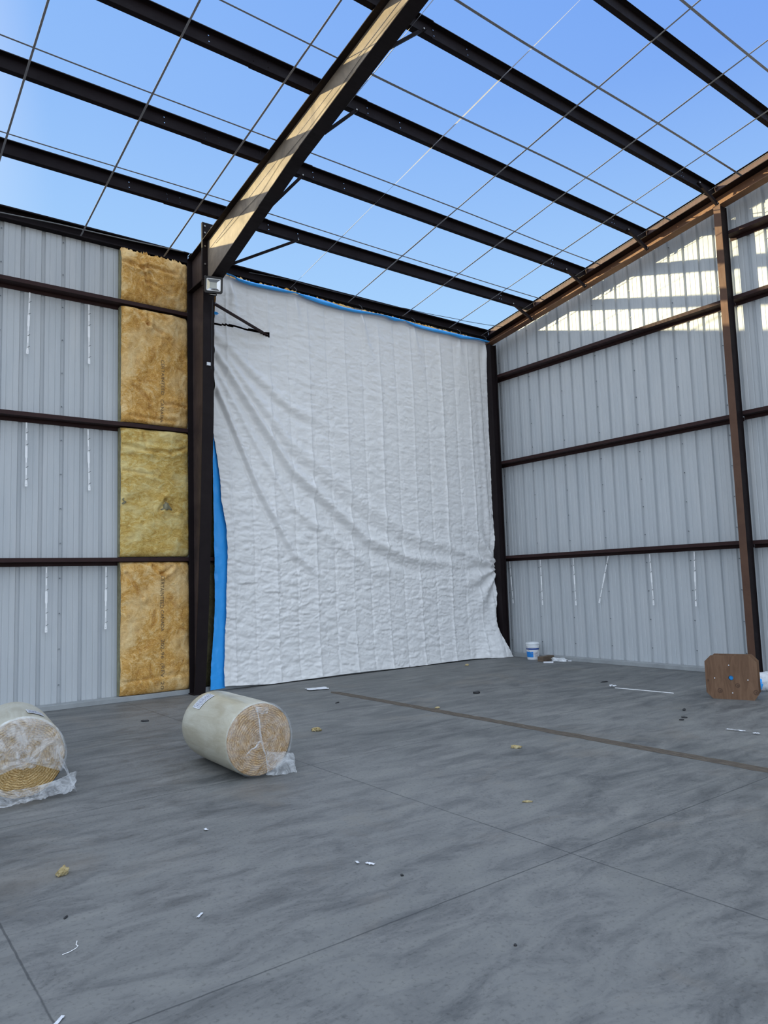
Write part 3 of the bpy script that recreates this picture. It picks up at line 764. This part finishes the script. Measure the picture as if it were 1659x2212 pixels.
# big diagonal folds sweeping from upper left to the right hand tie
cx=[-7.3,-6.5,-5.8,-4.0,-2.85,-.3]; cz=np.array([6.05,4.95,4.0,2.65,2.25,2.03])
D+=ridge(X,Z,cx,cz,.10,.055,-7.6,-2.0)
D+=-ridge(X,Z,cx,cz-.22,.11,.045,-7.6,-2.4)
D+=ridge(X,Z,cx,cz-np.array([.35,.6,.75,.55,.4,.1]),.12,.04,-7.6,-3.6)
D+=ridge(X,Z,cx,cz+np.array([.15,.35,.5,.7,.5,.1]),.12,.03,-7.4,-1.2)
D+=-ridge(X,Z,cx,cz+np.array([.05,.17,.25,.35,.25,.05]),.09,.03,-7.4,-1.4)
cz2=np.array([5.4,3.6,2.4,1.0,.6,.4]); D+=ridge(X,Z,cx,cz2,.10,.05,-7.7,-5.4)-ridge(X,Z,cx,cz2-.2,.09,.04,-7.7,-5.6)
cz3=np.array([6.35,5.7,5.2,4.6,4.4,4.3]); D+=ridge(X,Z,cx,cz3,.10,.03,-7.6,-5.0)-ridge(X,Z,cx,cz3-.18,.09,.025,-7.6,-5.2)
# pull folds at the right tie (-.27, 2.03)
rx,rz=X+.27,Z-2.03; rr=np.hypot(rx,rz)+1e-3; an=np.arctan2(rz,rx)
D+=.045*np.exp(-((rr-.5)/.6)**2)*np.cos(an*11)*(rr>.02)*np.where(rx<0,1,0)*np.clip(rr/.25,0,1)
# fans of pleats under the top ties
for xt,s0,ampl in ((-7.0,.15,.03),(-5.62,.1,.018),(-4.05,.25,.035),(-2.62,.15,.02),(-1.25,.05,.016),(-.4,.0,.02)):
    dz=7.4-Z
    for q in (-.9,-.45,0,.4,.85,1.3):
        u=X-xt-(s0+q*.22)*dz*.55
        D+=ampl*.6*np.exp(-(u/(.035+.03*dz))**2)*np.exp(-dz/1.3)
# gentle long vertical folds on right edge
D+=.018*np.sin((X+.3)*26+Z*.6)*np.exp(-np.abs(X+.3)/.35)*np.clip(Z/2,0,1)
# bulges
D+=.06*(fbm(X*.35,Z*.35,77,2)-.5)
# foot flares out a little
D+=.05*np.exp(-Z/.35)+np.where(X>-1.15,.24*np.exp(-(Z/.62)**2),0)*np.clip((X+1.15)/.6,0,1)
D=D*np.clip((7.44-Z)/.30,.12,1)
Y=-.262-D
# slit for the brace
Xc=.25*(X[:-1,:-1]+X[1:,:-1]+X[:-1,1:]+X[1:,1:]); Zc=.25*(Z[:-1,:-1]+Z[1:,:-1]+Z[:-1,1:]+Z[1:,1:])
su=np.interp(Xc,[-7.3,-7.08,-6.8,-6.4,-6.2],[6.535,6.562,6.56,6.57,6.56]); sl=np.interp(Xc,[-7.3,-7.08,-6.8,-6.4,-6.2],[6.51,6.52,6.525,6.515,6.46])
mask=~((Xc<-6.2)&(Zc<su)&(Zc>sl))
MB().grid(X-T0.x,Y-T0.y,Z-T0.z,mask).build('white_sheet',M['tarp'],te,smooth=True)
# blue back layer showing on the left
n1=160; zz=np.linspace(.03,4.5,n1); m1=14
zl=[.03,.43,.74,1.21,1.69,2.33,3.31,4.34,4.5]; xl_=[-7.46,-7.434,-7.397,-7.359,-7.345,-7.347,-7.355,-7.362,-7.36]
q=np.linspace(0,1,m1)[None,:].repeat(n1,0); ZZ=zz[:,None].repeat(m1,1)
x0=np.interp(ZZ,zl,xl_); x1=np.interp(ZZ,zb_l,xb_l)+.05
XX=x0+q*(x1-x0); YY=-.238+.030*q-.040*(ridged(XX*9+ZZ*2,ZZ*4,91,4)-.5)*(1-q)-.04*np.exp(-ZZ/.4)*(1-q)
MB().grid(XX-T0.x,YY-T0.y,ZZ).build('blue_side_edge',M['tarp_blue'],te,smooth=True)
# blue hem along the top
nh=420; mh=12; xx=np.linspace(-7.165,-.262,nh); q=np.linspace(0,1,mh)[:,None].repeat(nh,1); XX=xx[None,:].repeat(mh,0)
zt2=np.interp(XX,tp_x,tp_z); zb2=np.interp(XX,bt_x,bt_z)
ZZ=zb2+q*(zt2-zb2)
YY=-.315-.05*np.sin(PI*np.clip(q,0,1))*(.4+fbm(XX*1.5,q*0,95,2))-.012*(ridged(XX*5,ZZ*9,96,3)-.5)-.02*(1-q)+np.clip(q,0,1)*.04
MB().grid(XX-T0.x,YY-T0.y,ZZ).build('blue_top_hem',M['tarp_blue'],te,smooth=True)
# tie cords
for x,z in ((-5.62,7.47),(-4.05,7.44),(-2.62,7.44),(-1.25,7.44),(-.42,7.45)):
    MB().tube([(x-.02-T0.x,-.05,z-.03),(x-T0.x,-.035,z+.03),(x+.02-T0.x,.03,z+.09),(x+.03-T0.x,.12,z+.16)],.006,5).build('tie_cord',M['cable'],te)
MB().tube([(-.30-T0.x,-.045,2.03),(-.25-T0.x,-.055,2.012),(-.20-T0.x,-.04,2.035)],.014,6).build('tie_cord',M['cable'],te)
# little blue peeks
MB().add([(-.40-T0.x,.02,1.66),(-.355-T0.x,.02,1.52),(-.405-T0.x,.02,1.40)],[(0,1,2)])
p=MB(); zz=np.linspace(.72,1.72,20)
p.grid(np.stack([np.interp(zz,zb_r,xb_r)-.05,np.interp(zz,zb_r,xb_r)+.018+.01*np.sin(zz*9)],1)-T0.x,np.full((20,2),.07),np.stack([zz,zz],1)).build('blue_back_edge',M['tarp_blue'],te)
p=MB(); p.add([(-7.36-T0.x,-.0,6.74),(-7.29-T0.x,-.04,6.72),(-7.26-T0.x,-.04,6.70),(-7.29-T0.x,-.03,6.675),(-7.36-T0.x,.0,6.68)],[(0,1,2,3,4)]).build('blue_corner',M['tarp_blue'],te)

# ------------------------------------------------------------------ floodlight
fe=empty('flood_light',(-7.755,-1.20,6.815),label='square flood light with black housing mounted at the column knee',cat='light')
dirv=Vector((-.28,-.93,-.24)).normalized()
fe.rotation_euler=(-dirv).to_track_quat('Y','Z').to_euler()   # local -Y faces out
def rr_loop(w,h,r,n=5):
    L=[]
    for cx_,cz_,a0 in ((w-r,h-r,0),(-w+r,h-r,PI/2),(-w+r,-h+r,PI),(w-r,-h+r,3*PI/2)):
        for k in range(n): a=a0+PI/2*k/(n-1); L.append((cx_+r*math.cos(a),cz_+r*math.sin(a)))
    return L
a=rr_loop(.15,.135,.03); i_=rr_loop(.118,.10,.02)
plate('housing_frame',a,[i_],.05,lambda p,q,t:(p,-t+.0,q),M['black'],fe)
MB().prism(a,lambda p,q:(p,.0,q),lambda p,q:(p*.8,.06,q*.8)).build('housing_back',M['black'],fe)
plate('white_ring',rr_loop(.118,.10,.02),[rr_loop(.108,.09,.014)],.008,lambda p,q,t:(p,-.042-t,q),M['ring'],fe)
o=[(-.108,-.09),(.108,-.09),(.108,.09),(-.108,.09)]; n_=[(-.055,-.045),(.055,-.045),(.055,.045),(-.055,.045)]
MB().add([(x,-.040,z) for x,z in o]+[(x,-.008,z) for x,z in n_],[(0,1,5,4),(1,2,6,5),(2,3,7,6),(3,0,4,7)]).build('reflector',M['chrome'],fe)
MB().box(-.055,.055,-.010,-.006,-.045,.045).build('led_panel',M['led'],fe)
MB().box(-.106,.106,-.046,-.044,-.088,.088).build('front_glass',M['glass'],fe)
y_=MB(); y_.box(-.06,.06,-.03,.03,-.165,-.15); y_.box(-.06,-.05,-.02,.09,-.16,-.135); y_.box(.05,.06,-.02,.09,-.16,-.135); y_.box(-.06,.06,.08,.09,-.165,-.05)
y_.build('mounting_yoke',M['black'],fe); MB().box(-.03,.03,.055,.30,-.05,.0).build('mounting_arm',M['black'],fe); MB().box(-.045,.045,-.035,-.03,-.162,-.15).build('silver_badge',M['bolt'],fe)
tag(MB().tube([(-7.66,-.96,6.66),(-7.655,-.90,6.2),(-7.648,-.885,5.9),(-7.655,-.872,5.6),(-7.66,-.868,5.48)],.005,6).build('lamp_cord',M['cable']),'thin black cord hanging down the column from the flood light','cord')
tg=MB(); tg.box(-7.735,-7.672,-.886,-.866,5.53,5.585); tag(tg.build('cord_tag',M['paper']),'small white tag on the column at the end of the lamp cord','tag')

# ------------------------------------------------------------------ insulation rolls
def make_roll(name,loc,rz,label,r=.345,L=1.15,yellow=False):
    e=empty(name,loc,rz,label=label,cat='insulation roll',group='wrapped insulation rolls on the floor')
    # local: axis +Y, front face at y=0, centre z=r
    n=96; m=26; th=np.linspace(0,2*PI,n); v=np.linspace(0,1,m)
    TH=th[None,:].repeat(m,0); V=v[:,None].repeat(n,1)
    sh=1-.045*np.exp(-V/.035)-.05*np.exp(-(1-V)/.04)
    R=(r+.006*(fbm(TH*2/PI*1.0+ (TH>=2*PI-1e-6)*-4,V*3,5,3)-.5))*sh
    MB().grid(R*np.cos(TH),V*L,r+R*np.sin(TH)).build('outer_wrap',M['wrap'],e,smooth=True)
    # spiral faces
    for side in (0,1):
        nr=70; rr=np.linspace(.002,.955*r,nr)[:,None].repeat(n,1); T=th[None,:].repeat(nr,0)
        ph=rr/.021+T/(2*PI)+.9*(fbm(np.cos(T)*rr*9+5,np.sin(T)*rr*9+5,12,3)-.5)
        f=np.abs((ph%1)-.5)*2
        d=.010*f+.03*(fbm(np.cos(T)*rr*7+9,np.sin(T)*rr*7+9,13,3)-.5)+.035*np.exp(-((r-rr)/.05))*-1-.03*np.exp(-(rr/.05)**2)
        Yf=-d-.012 if side==0 else L+d*.5
        X_=rr*np.cos(T); Z_=rr*np.sin(T)
        o=MB().grid(X_,Yf if side==0 else Yf+0*X_,Z_).build('spiral_end',M['roll_face_yellow' if yellow else 'roll_face'],e,smooth=True); o.location=(0,0,r)
    return e
R1=make_roll('insulation_roll',(-9.477,-5.929,0),1.538-PI/2,'wrapped insulation roll in front of the column, end facing the camera')
R2=make_roll('insulation_roll',(-11.35,-5.13,0),1.461-PI/2,'insulation roll cut by the left picture edge with loose plastic around it',.352,1.15,True)
def label_on_roll(e,r,th0,th1,y0,y1,name='paper_label',skew=0):
    n=14; T=np.linspace(th0,th1,n)[None,:].repeat(6,0); V=np.linspace(0,1,6)[:,None].repeat(n,1)
    Yv=y0+V*(y1-y0)+skew*(T-th0); rr=r+.006
    o=MB().grid(rr*np.cos(T),Yv,r+rr*np.sin(T)).build(name,M['paper'],e,smooth=True)
    m=MB(); rr=r+.0085
    rows=5
    rg=random.Random(5)
    for k in range(rows):
        yv=y0+(k+.8)/(rows+.6)*(y1-y0)
        a=th0+.04*(th1-th0)
        while a<th0+.93*(th1-th0):
            a2=min(a+(.05+.16*rg.random())*(th1-th0),th0+.96*(th1-th0))
            h=(y1-y0)*(.028 if k!=2 else .05)
            m.add([(rr*math.cos(a),yv-h+skew*(a-th0),r+rr*math.sin(a)),(rr*math.cos(a2),yv-h+skew*(a2-th0),r+rr*math.sin(a2)),(rr*math.cos(a2),yv+h+skew*(a2-th0),r+rr*math.sin(a2)),(rr*math.cos(a),yv+h+skew*(a-th0),r+rr*math.sin(a))],[(0,1,2,3)])
            a=a2+.03*(th1-th0)
    m.build('label_print',M['print'],o)
    return o
label_on_roll(R1,.345,1.88,2.48,.80,.98)
label_on_roll(R2,.352,1.00,1.42,.20,.42)

def film_disc(e,r,kx,kz,seed,sector=None,mat='film',name='film_wrap',bul=.05):
    """gathered plastic over the front face; knot at (kx,kz) relative to the axis"""
    n=180; nr=34; th=np.linspace(0,2*PI,n) if sector is None else np.linspace(sector[0],sector[1],n)
    T=th[None,:].repeat(nr,0); q=np.linspace(0,1,nr)[:,None].repeat(n,1)
    ex,ez=r*1.006*np.cos(T),r*1.006*np.sin(T)
    X_=kx+(ex-kx)*q; Z_=kz+(ez-kz)*q
    pl=np.abs(((T*9+2.5*fbm(T*3,q*2,seed,2))/PI)%2-1)
    d=bul*(1-q)**1.5+.018*pl*(1-q)**.4*np.clip(q*6,0,1)+.025*(ridged(X_*12+5,Z_*12+5,seed,4)-.4)
    Y_=-.045-d*np.clip((1-q)*8,0,1)+.04*np.clip((q-.93)/.07,0,1)
    o=MB().grid(X_,Y_,Z_).build(name,M[mat],e,smooth=True); o.location=(0,0,r); return o
film_disc(R1,.345,-.02,.0,3,None,'film','film_wrap',.03)
def crumple(e,pts_x,pts_y,zf,name,mat,seed,n=40,m=26,amp=.03):
    """pts_x/pts_y: functions of (u,v) ; zf height"""
    u=np.linspace(0,1,n)[None,:].repeat(m,0); v=np.linspace(0,1,m)[:,None].repeat(n,1)
    X_=pts_x(u,v); Y_=pts_y(u,v)
    Z_=zf(u,v)+amp*(ridged(X_*9+3,Y_*9+3,seed,4)-.3)
    X_=X_+amp*.6*(fbm(u*6,v*6,seed+3,2)-.5); Y_=Y_+amp*.6*(fbm(u*6+3,v*6,seed+4,2)-.5)
    return MB().grid(X_,Y_,np.maximum(Z_,.004)).build(name,M[mat],e,smooth=True)
# roll 1: plastic tail at lower right, small clump at the top of the face
crumple(R1,lambda u,v:.04+.29*u,lambda u,v:-.05-.05*v*(.4+u),lambda u,v:(.22-.06*u)*(1-v)+.01,'film_tail','film2',4,amp=.035)
crumple(R1,lambda u,v:-.07+.13*u,lambda u,v:-.075-.02*np.sin(PI*u)*v,lambda u,v:.60+.06*v-.02*u,'film_clump','film2',7,20,12,.03)
# rib-like gathered seams of film from the knot
for (x1,z1) in ((-.17,.24),(.05,.13),(-.05,.66)):
    P=[(-.02+(x1+.02)*t,-.085+.02*t+.006*math.sin(t*9),.345+(z1-.345)*t+.008*math.sin(t*12)) for t in np.linspace(0,1,9)]
    MB().tube(P,[.011-.007*t for t in np.linspace(0,1,9)],6).build('film_gather',M['film2'],R1,smooth=True)
# roll 2: upper film leaves the lower spiral exposed; skirt on the floor
film_disc(R2,.352,.03,-.02,9,(-.45,3.6),'film2','film_wrap',.07)
crumple(R2,lambda u,v:-.42+.86*u-.06*v*u,lambda u,v:-.04-(.26+.05*np.sin(u*6))*v*(1-.55*u**3),lambda u,v:(.15-.10*np.sin(PI*u))*(1-v)**2+.02,'film_skirt','film2',12,60,34,.055)
crumple(R2,lambda u,v:.27+.16*u,lambda u,v:-.02-.16*v+.10*u,lambda u,v:.42*(1-u)*(1-.3*v),'film_side','film2',15,26,22,.05)
crumple(R2,lambda u,v:-.06+.16*u,lambda u,v:-.11-.03*v,lambda u,v:.27+.09*v,'film_clump','film2',17,20,12,.05)

# ------------------------------------------------------------------ paint pail
pe=empty('paint_pail',(-.372,-1.262,0),label='white plastic paint pail with blue label near the corner by the end wall',cat='bucket')
pr=[(0,.004),(.122,.0),(.126,.01),(.140,.27),(.146,.275),(.146,.285),(.141,.29),(.143,.325),(.150,.33),(.150,.345),(.144,.365),(.138,.366),(.134,.33),(.120,.02),(0,.018)]
MB().lathe(pr,40).build('pail_body',M['pail'],pe,smooth=False)
def pail_band(z0,z1,a0,a1,name,mat,dr=.002):
    n=20; rr=lambda z:.126+(.014)*(z-.01)/.26+dr
    T=np.linspace(a0,a1,n)[None,:].repeat(2,0); Zz=np.array([[z0]*n,[z1]*n]); R=np.array([[rr(z0)]*n,[rr(z1)]*n])
    MB().grid(R*np.cos(T),R*np.sin(T),Zz).build(name,M[mat],pe,smooth=True)
ca=math.atan2(-12.28+1.26,-12.78+.37)   # towards camera
pail_band(.215,.25,ca-1.5,ca+1.5,'navy_band','navy')
pail_band(.055,.175,ca-1.45,ca+.05,'blue_label','blue')
pail_band(.055,.175,ca+.15,ca+1.2,'text_label','paper',.0015)
for k in range(5):
    z=.07+.02*k; pail_band(z,z+.006,ca+.25,ca+1.0-.1*(k%2),'label_line','print',.003)
P=[(.147*math.cos(ca-1.0+2.3*t),.147*math.sin(ca-1.0+2.3*t),.30-.17*math.sin(PI*t)**.8) for t in np.linspace(0,1,16)]
MB().tube([(p_[0]*1.05,p_[1]*1.05,p_[2]) for p_ in P],.0028,5).build('wire_handle',M['bolt'],pe)
MB().lathe([(0,.05),(.12,.05)],24).build('pail_inside',M['black'],pe)

# wood block by the pail
wb=MB().box(-.21,.21,-.07,.07,0,.10).build('wood_block',M['timber'],bevel=.006); wb.location=(-.42,-1.66,0); wb.rotation_euler=(0,0,.12)
tag(wb,'short dark brown timber block lying beside the paint pail','wood block')
def lump(name,loc,size,seed,mat,label,cat,group=None,amp=.35,sub=3,rot=0):
    bm=bmesh.new(); bmesh.ops.create_icosphere(bm,subdivisions=sub,radius=1)
    co=np.array([v.co for v in bm.verts]); 
    nz_=1+amp*(fbm(co[:,0]*2.2+9,co[:,1]*2.2+co[:,2]*1.7+9,seed,4)-.5)*2+amp*.5*(ridged(co[:,2]*3+5,co[:,0]*3+5,seed+5,3)-.5)
    for v,k in zip(bm.verts,nz_): v.co=Vector((v.co.x*size[0],v.co.y*size[1],v.co.z*size[2]))*float(k)
    mz=min(v.co.z for v in bm.verts)
    for v in bm.verts: v.co.z=max(v.co.z-mz*.55,0)
    me=bpy.data.meshes.new(name); bm.to_mesh(me); bm.free(); me.materials.append(M[mat] if isinstance(mat,str) else mat)
    me.polygons.foreach_set('use_smooth',[True]*len(me.polygons))
    o=bpy.data.objects.new(name,me); C.objects.link(o); o.location=loc; o.rotation_euler=(0,0,rot)
    return tag(o,label,cat,group)
lump('plastic_scrap',(-.42,-2.02,0),(.19,.07,.05),4,'bag','crumpled clear plastic scrap beside the wood block by end wall','plastic scrap',amp=.6,rot=-1.1)
so=MB().box(-.10,.10,-.012,.012,.0,.03).build('white_offcut',M['paper']); so.location=(-.72,-1.98,0); so.rotation_euler=(0,0,-.85); tag(so,'small white strip in front of the crumpled plastic scrap','offcut','white offcuts near the pail')
so=MB().box(-.06,.06,-.015,.015,0,.02).build('white_offcut',M['paper']); so.location=(-.24,-2.12,0); so.rotation_euler=(0,0,-1.1); tag(so,'short white strip between the plastic scrap and the end wall','offcut','white offcuts near the pail')

# ------------------------------------------------------------------ plywood spool
a=Vector((-2.728,-6.645,0)); b_=Vector((-2.555,-7.134,0)); mid=(a+b_)/2; ang=math.atan2(b_.y-a.y,b_.x-a.x)
se=empty('plywood_spool',tuple(mid),ang,label='brown plywood reel with clipped corners standing on edge at the right',cat='spool')
hw=.335; H=.60; ch=.085
out=[(-hw+ch,0),(hw-ch*.7,0),(hw,ch),(hw,H-ch),(hw-ch,H),(-hw+ch,H),(-hw,H-ch),(-hw,ch)]
plate('front_disc',out,[circ(-.005,.295,.033,16)],.018,lambda p,q,t:(p,t-.009,q),M['ply'],se)
plate('rear_disc',[(p*.98,q) for p,q in out],[circ(-.005,.295,.03,16)],.018,lambda p,q,t:(p,.26+t,q),M['ply'],se)
hb=MB().tube([(-.005,.012,.295),(-.005,.26,.295)],.12,24,False).build('reel_core',M['ply'],se)
MB().tube([(-.005,.02,.295),(-.005,.05,.30)],.031,12).build('blue_plug',M['tarp_blue'],se)
for x,z in ((-.02,.47),(.005,.09),(-.215,.285),(.21,.275)):
    MB().disc((x,-.009,z),(0,-1,0),.008,.005,8).build('bolt_head',M['paper'],se)
for x,z,r1 in ((.075,.195,.032),(-.155,.115,.034),(-.305,.25,.016),(.30,.11,.035)):
    k=MB(); ow=circ(x,z,r1,14)
    plate('wood_knot',ow,[circ(x,z,r1*.62,10)],.001,lambda p,q,t:(p,-.0095-t,q),M['plydark'],se)
    MB().add([(p,-.0100,q) for p,q in circ(x+.003,z-.004,r1*.4,9)],[tuple(range(9))]).build('wood_knot',M['plydark'],se)
# bag behind the spool
bg=lump('plastic_bag',(-1.55,-6.78,0),(.30,.17,.17),8,'bag','white and blue plastic bag lying behind the plywood reel','bag',amp=.25,sub=4,rot=-.7)
d=Vector((math.cos(-.7),math.sin(-.7),0))
bb=lump('blue_part',(0,0,0),(.16,.165,.165),8,'tarp_blue',None,None,amp=.2,sub=4)
bb.parent=bg; bb.location=(-.17,-.02,.012)
MB().tube([(-.32,.0,.14),(-.36,.02,.22),(-.39,.03,.27)],[.012,.016,.006],6).build('bag_tie',M['pail'],bg)

# ------------------------------------------------------------------ small litter
fg='scraps of glass wool on the floor'
lump('wool_scrap',(-11.516,-7.17,0),(.040,.028,.028),1,'wool_pale','curled tan wool scrap on the floor at lower left',"insulation scrap",fg,.5,4,.6)
lump('wool_scrap',(-7.955,-4.48,0),(.045,.03,.022),2,'wool_pale','pale yellow wool scrap on the floor right of the near roll','insulation scrap',fg,.9,4,-.5)
lump('wool_scrap',(-6.937,-6.79,0),(.055,.03,.016),3,'wool_pale','flat tan wool scrap in the middle of the floor below the brown strip','insulation scrap',fg,.6,4,-.9)
lump('wool_scrap',(-8.269,-8.14,0),(.036,.013,.008),5,'wool_pale','thin sliver of yellow wool just above the crossing floor joints','insulation scrap',fg,.6,3,-.6)
lump('wool_scrap',(-2.093,-.979,0),(.045,.035,.022),6,'wool_pale','tiny yellow wool crumb far back near the tarp foot','insulation scrap',fg,.5,3)
lump('wool_scrap',(-5.894,-4.363,0.002),(.04,.025,.012),7,'wool_pale','small tan crumb lying on the brown floor strip','insulation scrap',fg,.6,3)
bm_=[]
def paper(loc,sx,sy,seed,label,rot=0,mat='paper',cat='paper scrap',name='paper_scrap',group='pale scraps of paper on the floor',h=.02):
    n=14; u=np.linspace(-1,1,n)[None,:].repeat(n,0); v=u.T
    ed=1+.35*(fbm(u*2+5,v*2+5,seed,2)-.5)
    Z_=.003+h*ridged(u*1.6+4,v*1.6+4,seed,3)
    o=MB().grid(u*sx*ed,v*sy*ed,Z_).build(name,M[mat],smooth=False); o.location=loc; o.rotation_euler=(0,0,rot)
    md=o.modifiers.new('thick','SOLIDIFY'); md.thickness=.001
    return tag(o,label,cat,group)
paper((-6.05,-1.45,0),.17,.13,3,'crumpled clear paper sheet on floor at the far end of the brown strip',-.3)
paper((-4.63,-7.95,0),.012,.10,5,'ragged white paper shreds on the floor below the plywood reel',.2)
paper((-4.65,-8.19,0),.018,.035,6,'bright white chip near the right picture edge below the reel',.3)
paper((-9.969,-8.347,0),.012,.03,7,'small white chip right of a pair of chips in mid foreground',.5,h=.01)
paper((-10.017,-8.272,0),.008,.02,8,'small white chip left of a pair of chips in mid foreground',-.3,h=.01)
paper((-11.091,-8.312,0),.007,.028,9,'thin white splinter in the lower left foreground floor',-.85,h=.006)
paper((-11.939,-8.851,0),.008,.03,10,'white splinter at the bottom left picture edge',-.75,h=.006)
paper((-2.783,-5.035,0),.03,.05,11,'small bright white clump at the end of the pale cord on the floor',.0,h=.05)
paper((-10.483,-7.0,0),.01,.02,12,'tiny pale chip on the floor below the near roll',.0,h=.01)
tag(MB().tube([(-2.79,-5.07,.004),(-2.76,-5.4,.006),(-2.72,-5.75,.006),(-2.69,-6.02,.004)],.006,5).build('floor_cord',M['white_strap']),'pale thin cord lying straight on the floor left of the plywood reel','cord')
tag(MB().tube([(-11.785,-8.265,.003),(-11.75,-8.262,.004),(-11.715,-8.245,.005),(-11.70,-8.225,.004),(-11.705,-8.205,.004),(-11.695,-8.185,.012)],.0018,5).build('wire_piece',M['white_strap']),'thin curved white wire piece on the lower left floor','wire')
def dark(loc,sx,sy,seed,label,rot=0,h=.012):
    return lump('dark_debris',loc,(sx,sy,h),seed,'black',label,'debris','dark specks of debris on the floor',.5,2,rot)
dark((-4.591,-3.815,0),.055,.028,1,'dark chip on the floor in front of the tarp foot',-.5,.025)
dark((-3.853,-6.873,0),.022,.016,2,'dark nugget on the floor left of the plywood reel foot',0,.02)
dark((-11.663,-7.837,0),.020,.007,3,'short black sliver on the lower left floor',.9,.006)
dark((-9.93,-8.62,0),.010,.008,4,'small black speck in the centre foreground floor',0,.008)
dark((-4.30,-7.14,0),.035,.012,5,'flat dark flake on the floor between the reel and the brown strip',-1.0,.012)
dark((-4.46,-7.20,0),.03,.010,6,'second flat dark flake on the floor just below the first',-1.0,.012)
dark((-10.05,-9.65,0),.008,.008,7,'tiny black speck in the right foreground floor',0,.006)
dark((-9.25,-2.20,0),.05,.012,8,'thin dark twig on the floor between roll and left wall',-.3,.015)
dark((-6.6,-2.9,0),.05,.015,9,'small dark flake on the floor right of the near roll',.4,.01)
dark((-2.35,-4.55,0),.07,.02,10,'dark flake on the far floor before the wood block',-.4,.012)

# ------------------------------------------------------------------ lights, sky, camera
sd=Vector((1.15,-.95,-.280)).normalized()       # direction sunlight travels
sun=bpy.data.lights.new('sun','SUN'); sun.energy=9.0; sun.angle=math.radians(.55); sun.color=(1.0,.86,.50)
so=bpy.data.objects.new('sun',sun); C.objects.link(so); so.rotation_euler=sd.to_track_quat('-Z','Y').to_euler(); so.location=(-20,15,12)
w=bpy.data.worlds.new('sky'); bpy.context.scene.world=w; w.use_nodes=True; nt=w.node_tree
bg=nt.nodes['Background']; tc=N(nt,'ShaderNodeTexCoord')
dot=N(nt,'ShaderNodeVectorMath',operation='DOT_PRODUCT'); nt.links.new(tc.outputs['Generated'],dot.inputs[0]); dot.inputs[1].default_value=tuple(-sd)
fac=math_(nt,'ADD',math_(nt,'MULTIPLY',dot.outputs['Value'],.5),.5)
skyc=ramp(nt,fac,[(0,(.15,.30,.86)),(.25,(.125,.29,.86)),(.50,(.19,.39,.91)),(.74,(.25,.47,.94)),(.87,(1.1,1.1,1.15)),(1,(3.6,3.2,2.6))])
sep=N(nt,'ShaderNodeSeparateXYZ'); nt.links.new(tc.outputs['Generated'],sep.inputs[0])
hz=ramp(nt,sep.outputs[2],[(.28,(.95,)*3),(.42,(.58,)*3),(.56,(.18,)*3),(.70,(.0,)*3)])
skyc2=mixc(nt,hz,skyc,(.44,.71,1.0))
up=ramp(nt,sep.outputs[2],[(.70,(0,0,0)),(.86,(1,1,1))])
skyc3=mixc(nt,up,skyc2,(.98,1.20,1.58))  # upper sky beyond the view brightened as added fill
dv=N(nt,'ShaderNodeVectorMath',operation='DOT_PRODUCT'); nt.links.new(tc.outputs['Generated'],dv.inputs[0]); dv.inputs[1].default_value=(-.57,-.74,.35)
back=ramp(nt,math_(nt,'ADD',math_(nt,'MULTIPLY',dv.outputs['Value'],.5),.5),[(.55,(0,0,0)),(.72,(1,1,1))])
skyc3=mixc(nt,back,skyc3,(1.26,1.47,1.76))  # added fill: sky brightened behind the camera to lift the shaded walls
gr=ramp(nt,math_(nt,'ADD',sep.outputs[2],.5),[(.485,(1,1,1)),(.5,(0,0,0))])
skyc4=mixc(nt,gr,skyc3,(.28,.24,.19))
nt.links.new(skyc4,bg.inputs['Color']); bg.inputs['Strength'].default_value=1.0

cam=bpy.data.cameras.new('camera'); co=bpy.data.objects.new('camera',cam); C.objects.link(co)
r=Vector((0.79580537,-0.60474421,-0.03127703)); u=Vector((-0.0330784,-0.09498626,0.99492886)); f=Vector((0.60464835,0.79073514,0.09559455))
mt=Matrix((( r.x,u.x,-f.x,-12.7776),(r.y,u.y,-f.y,-12.2776),(r.z,u.z,-f.z,1.7736),(0,0,0,1)))
co.matrix_world=mt
cam.sensor_fit='VERTICAL'; cam.sensor_height=36; cam.lens=1583.895/2212*36; cam.clip_end=300
sc=bpy.context.scene; sc.camera=co
sc.view_settings.view_transform='Standard'; sc.view_settings.look='None'; sc.view_settings.gamma=1
sc.view_settings.use_curve_mapping=False; sc.view_settings.exposure=0.0
sc.cycles.max_bounces=8; sc.cycles.transparent_max_bounces=16
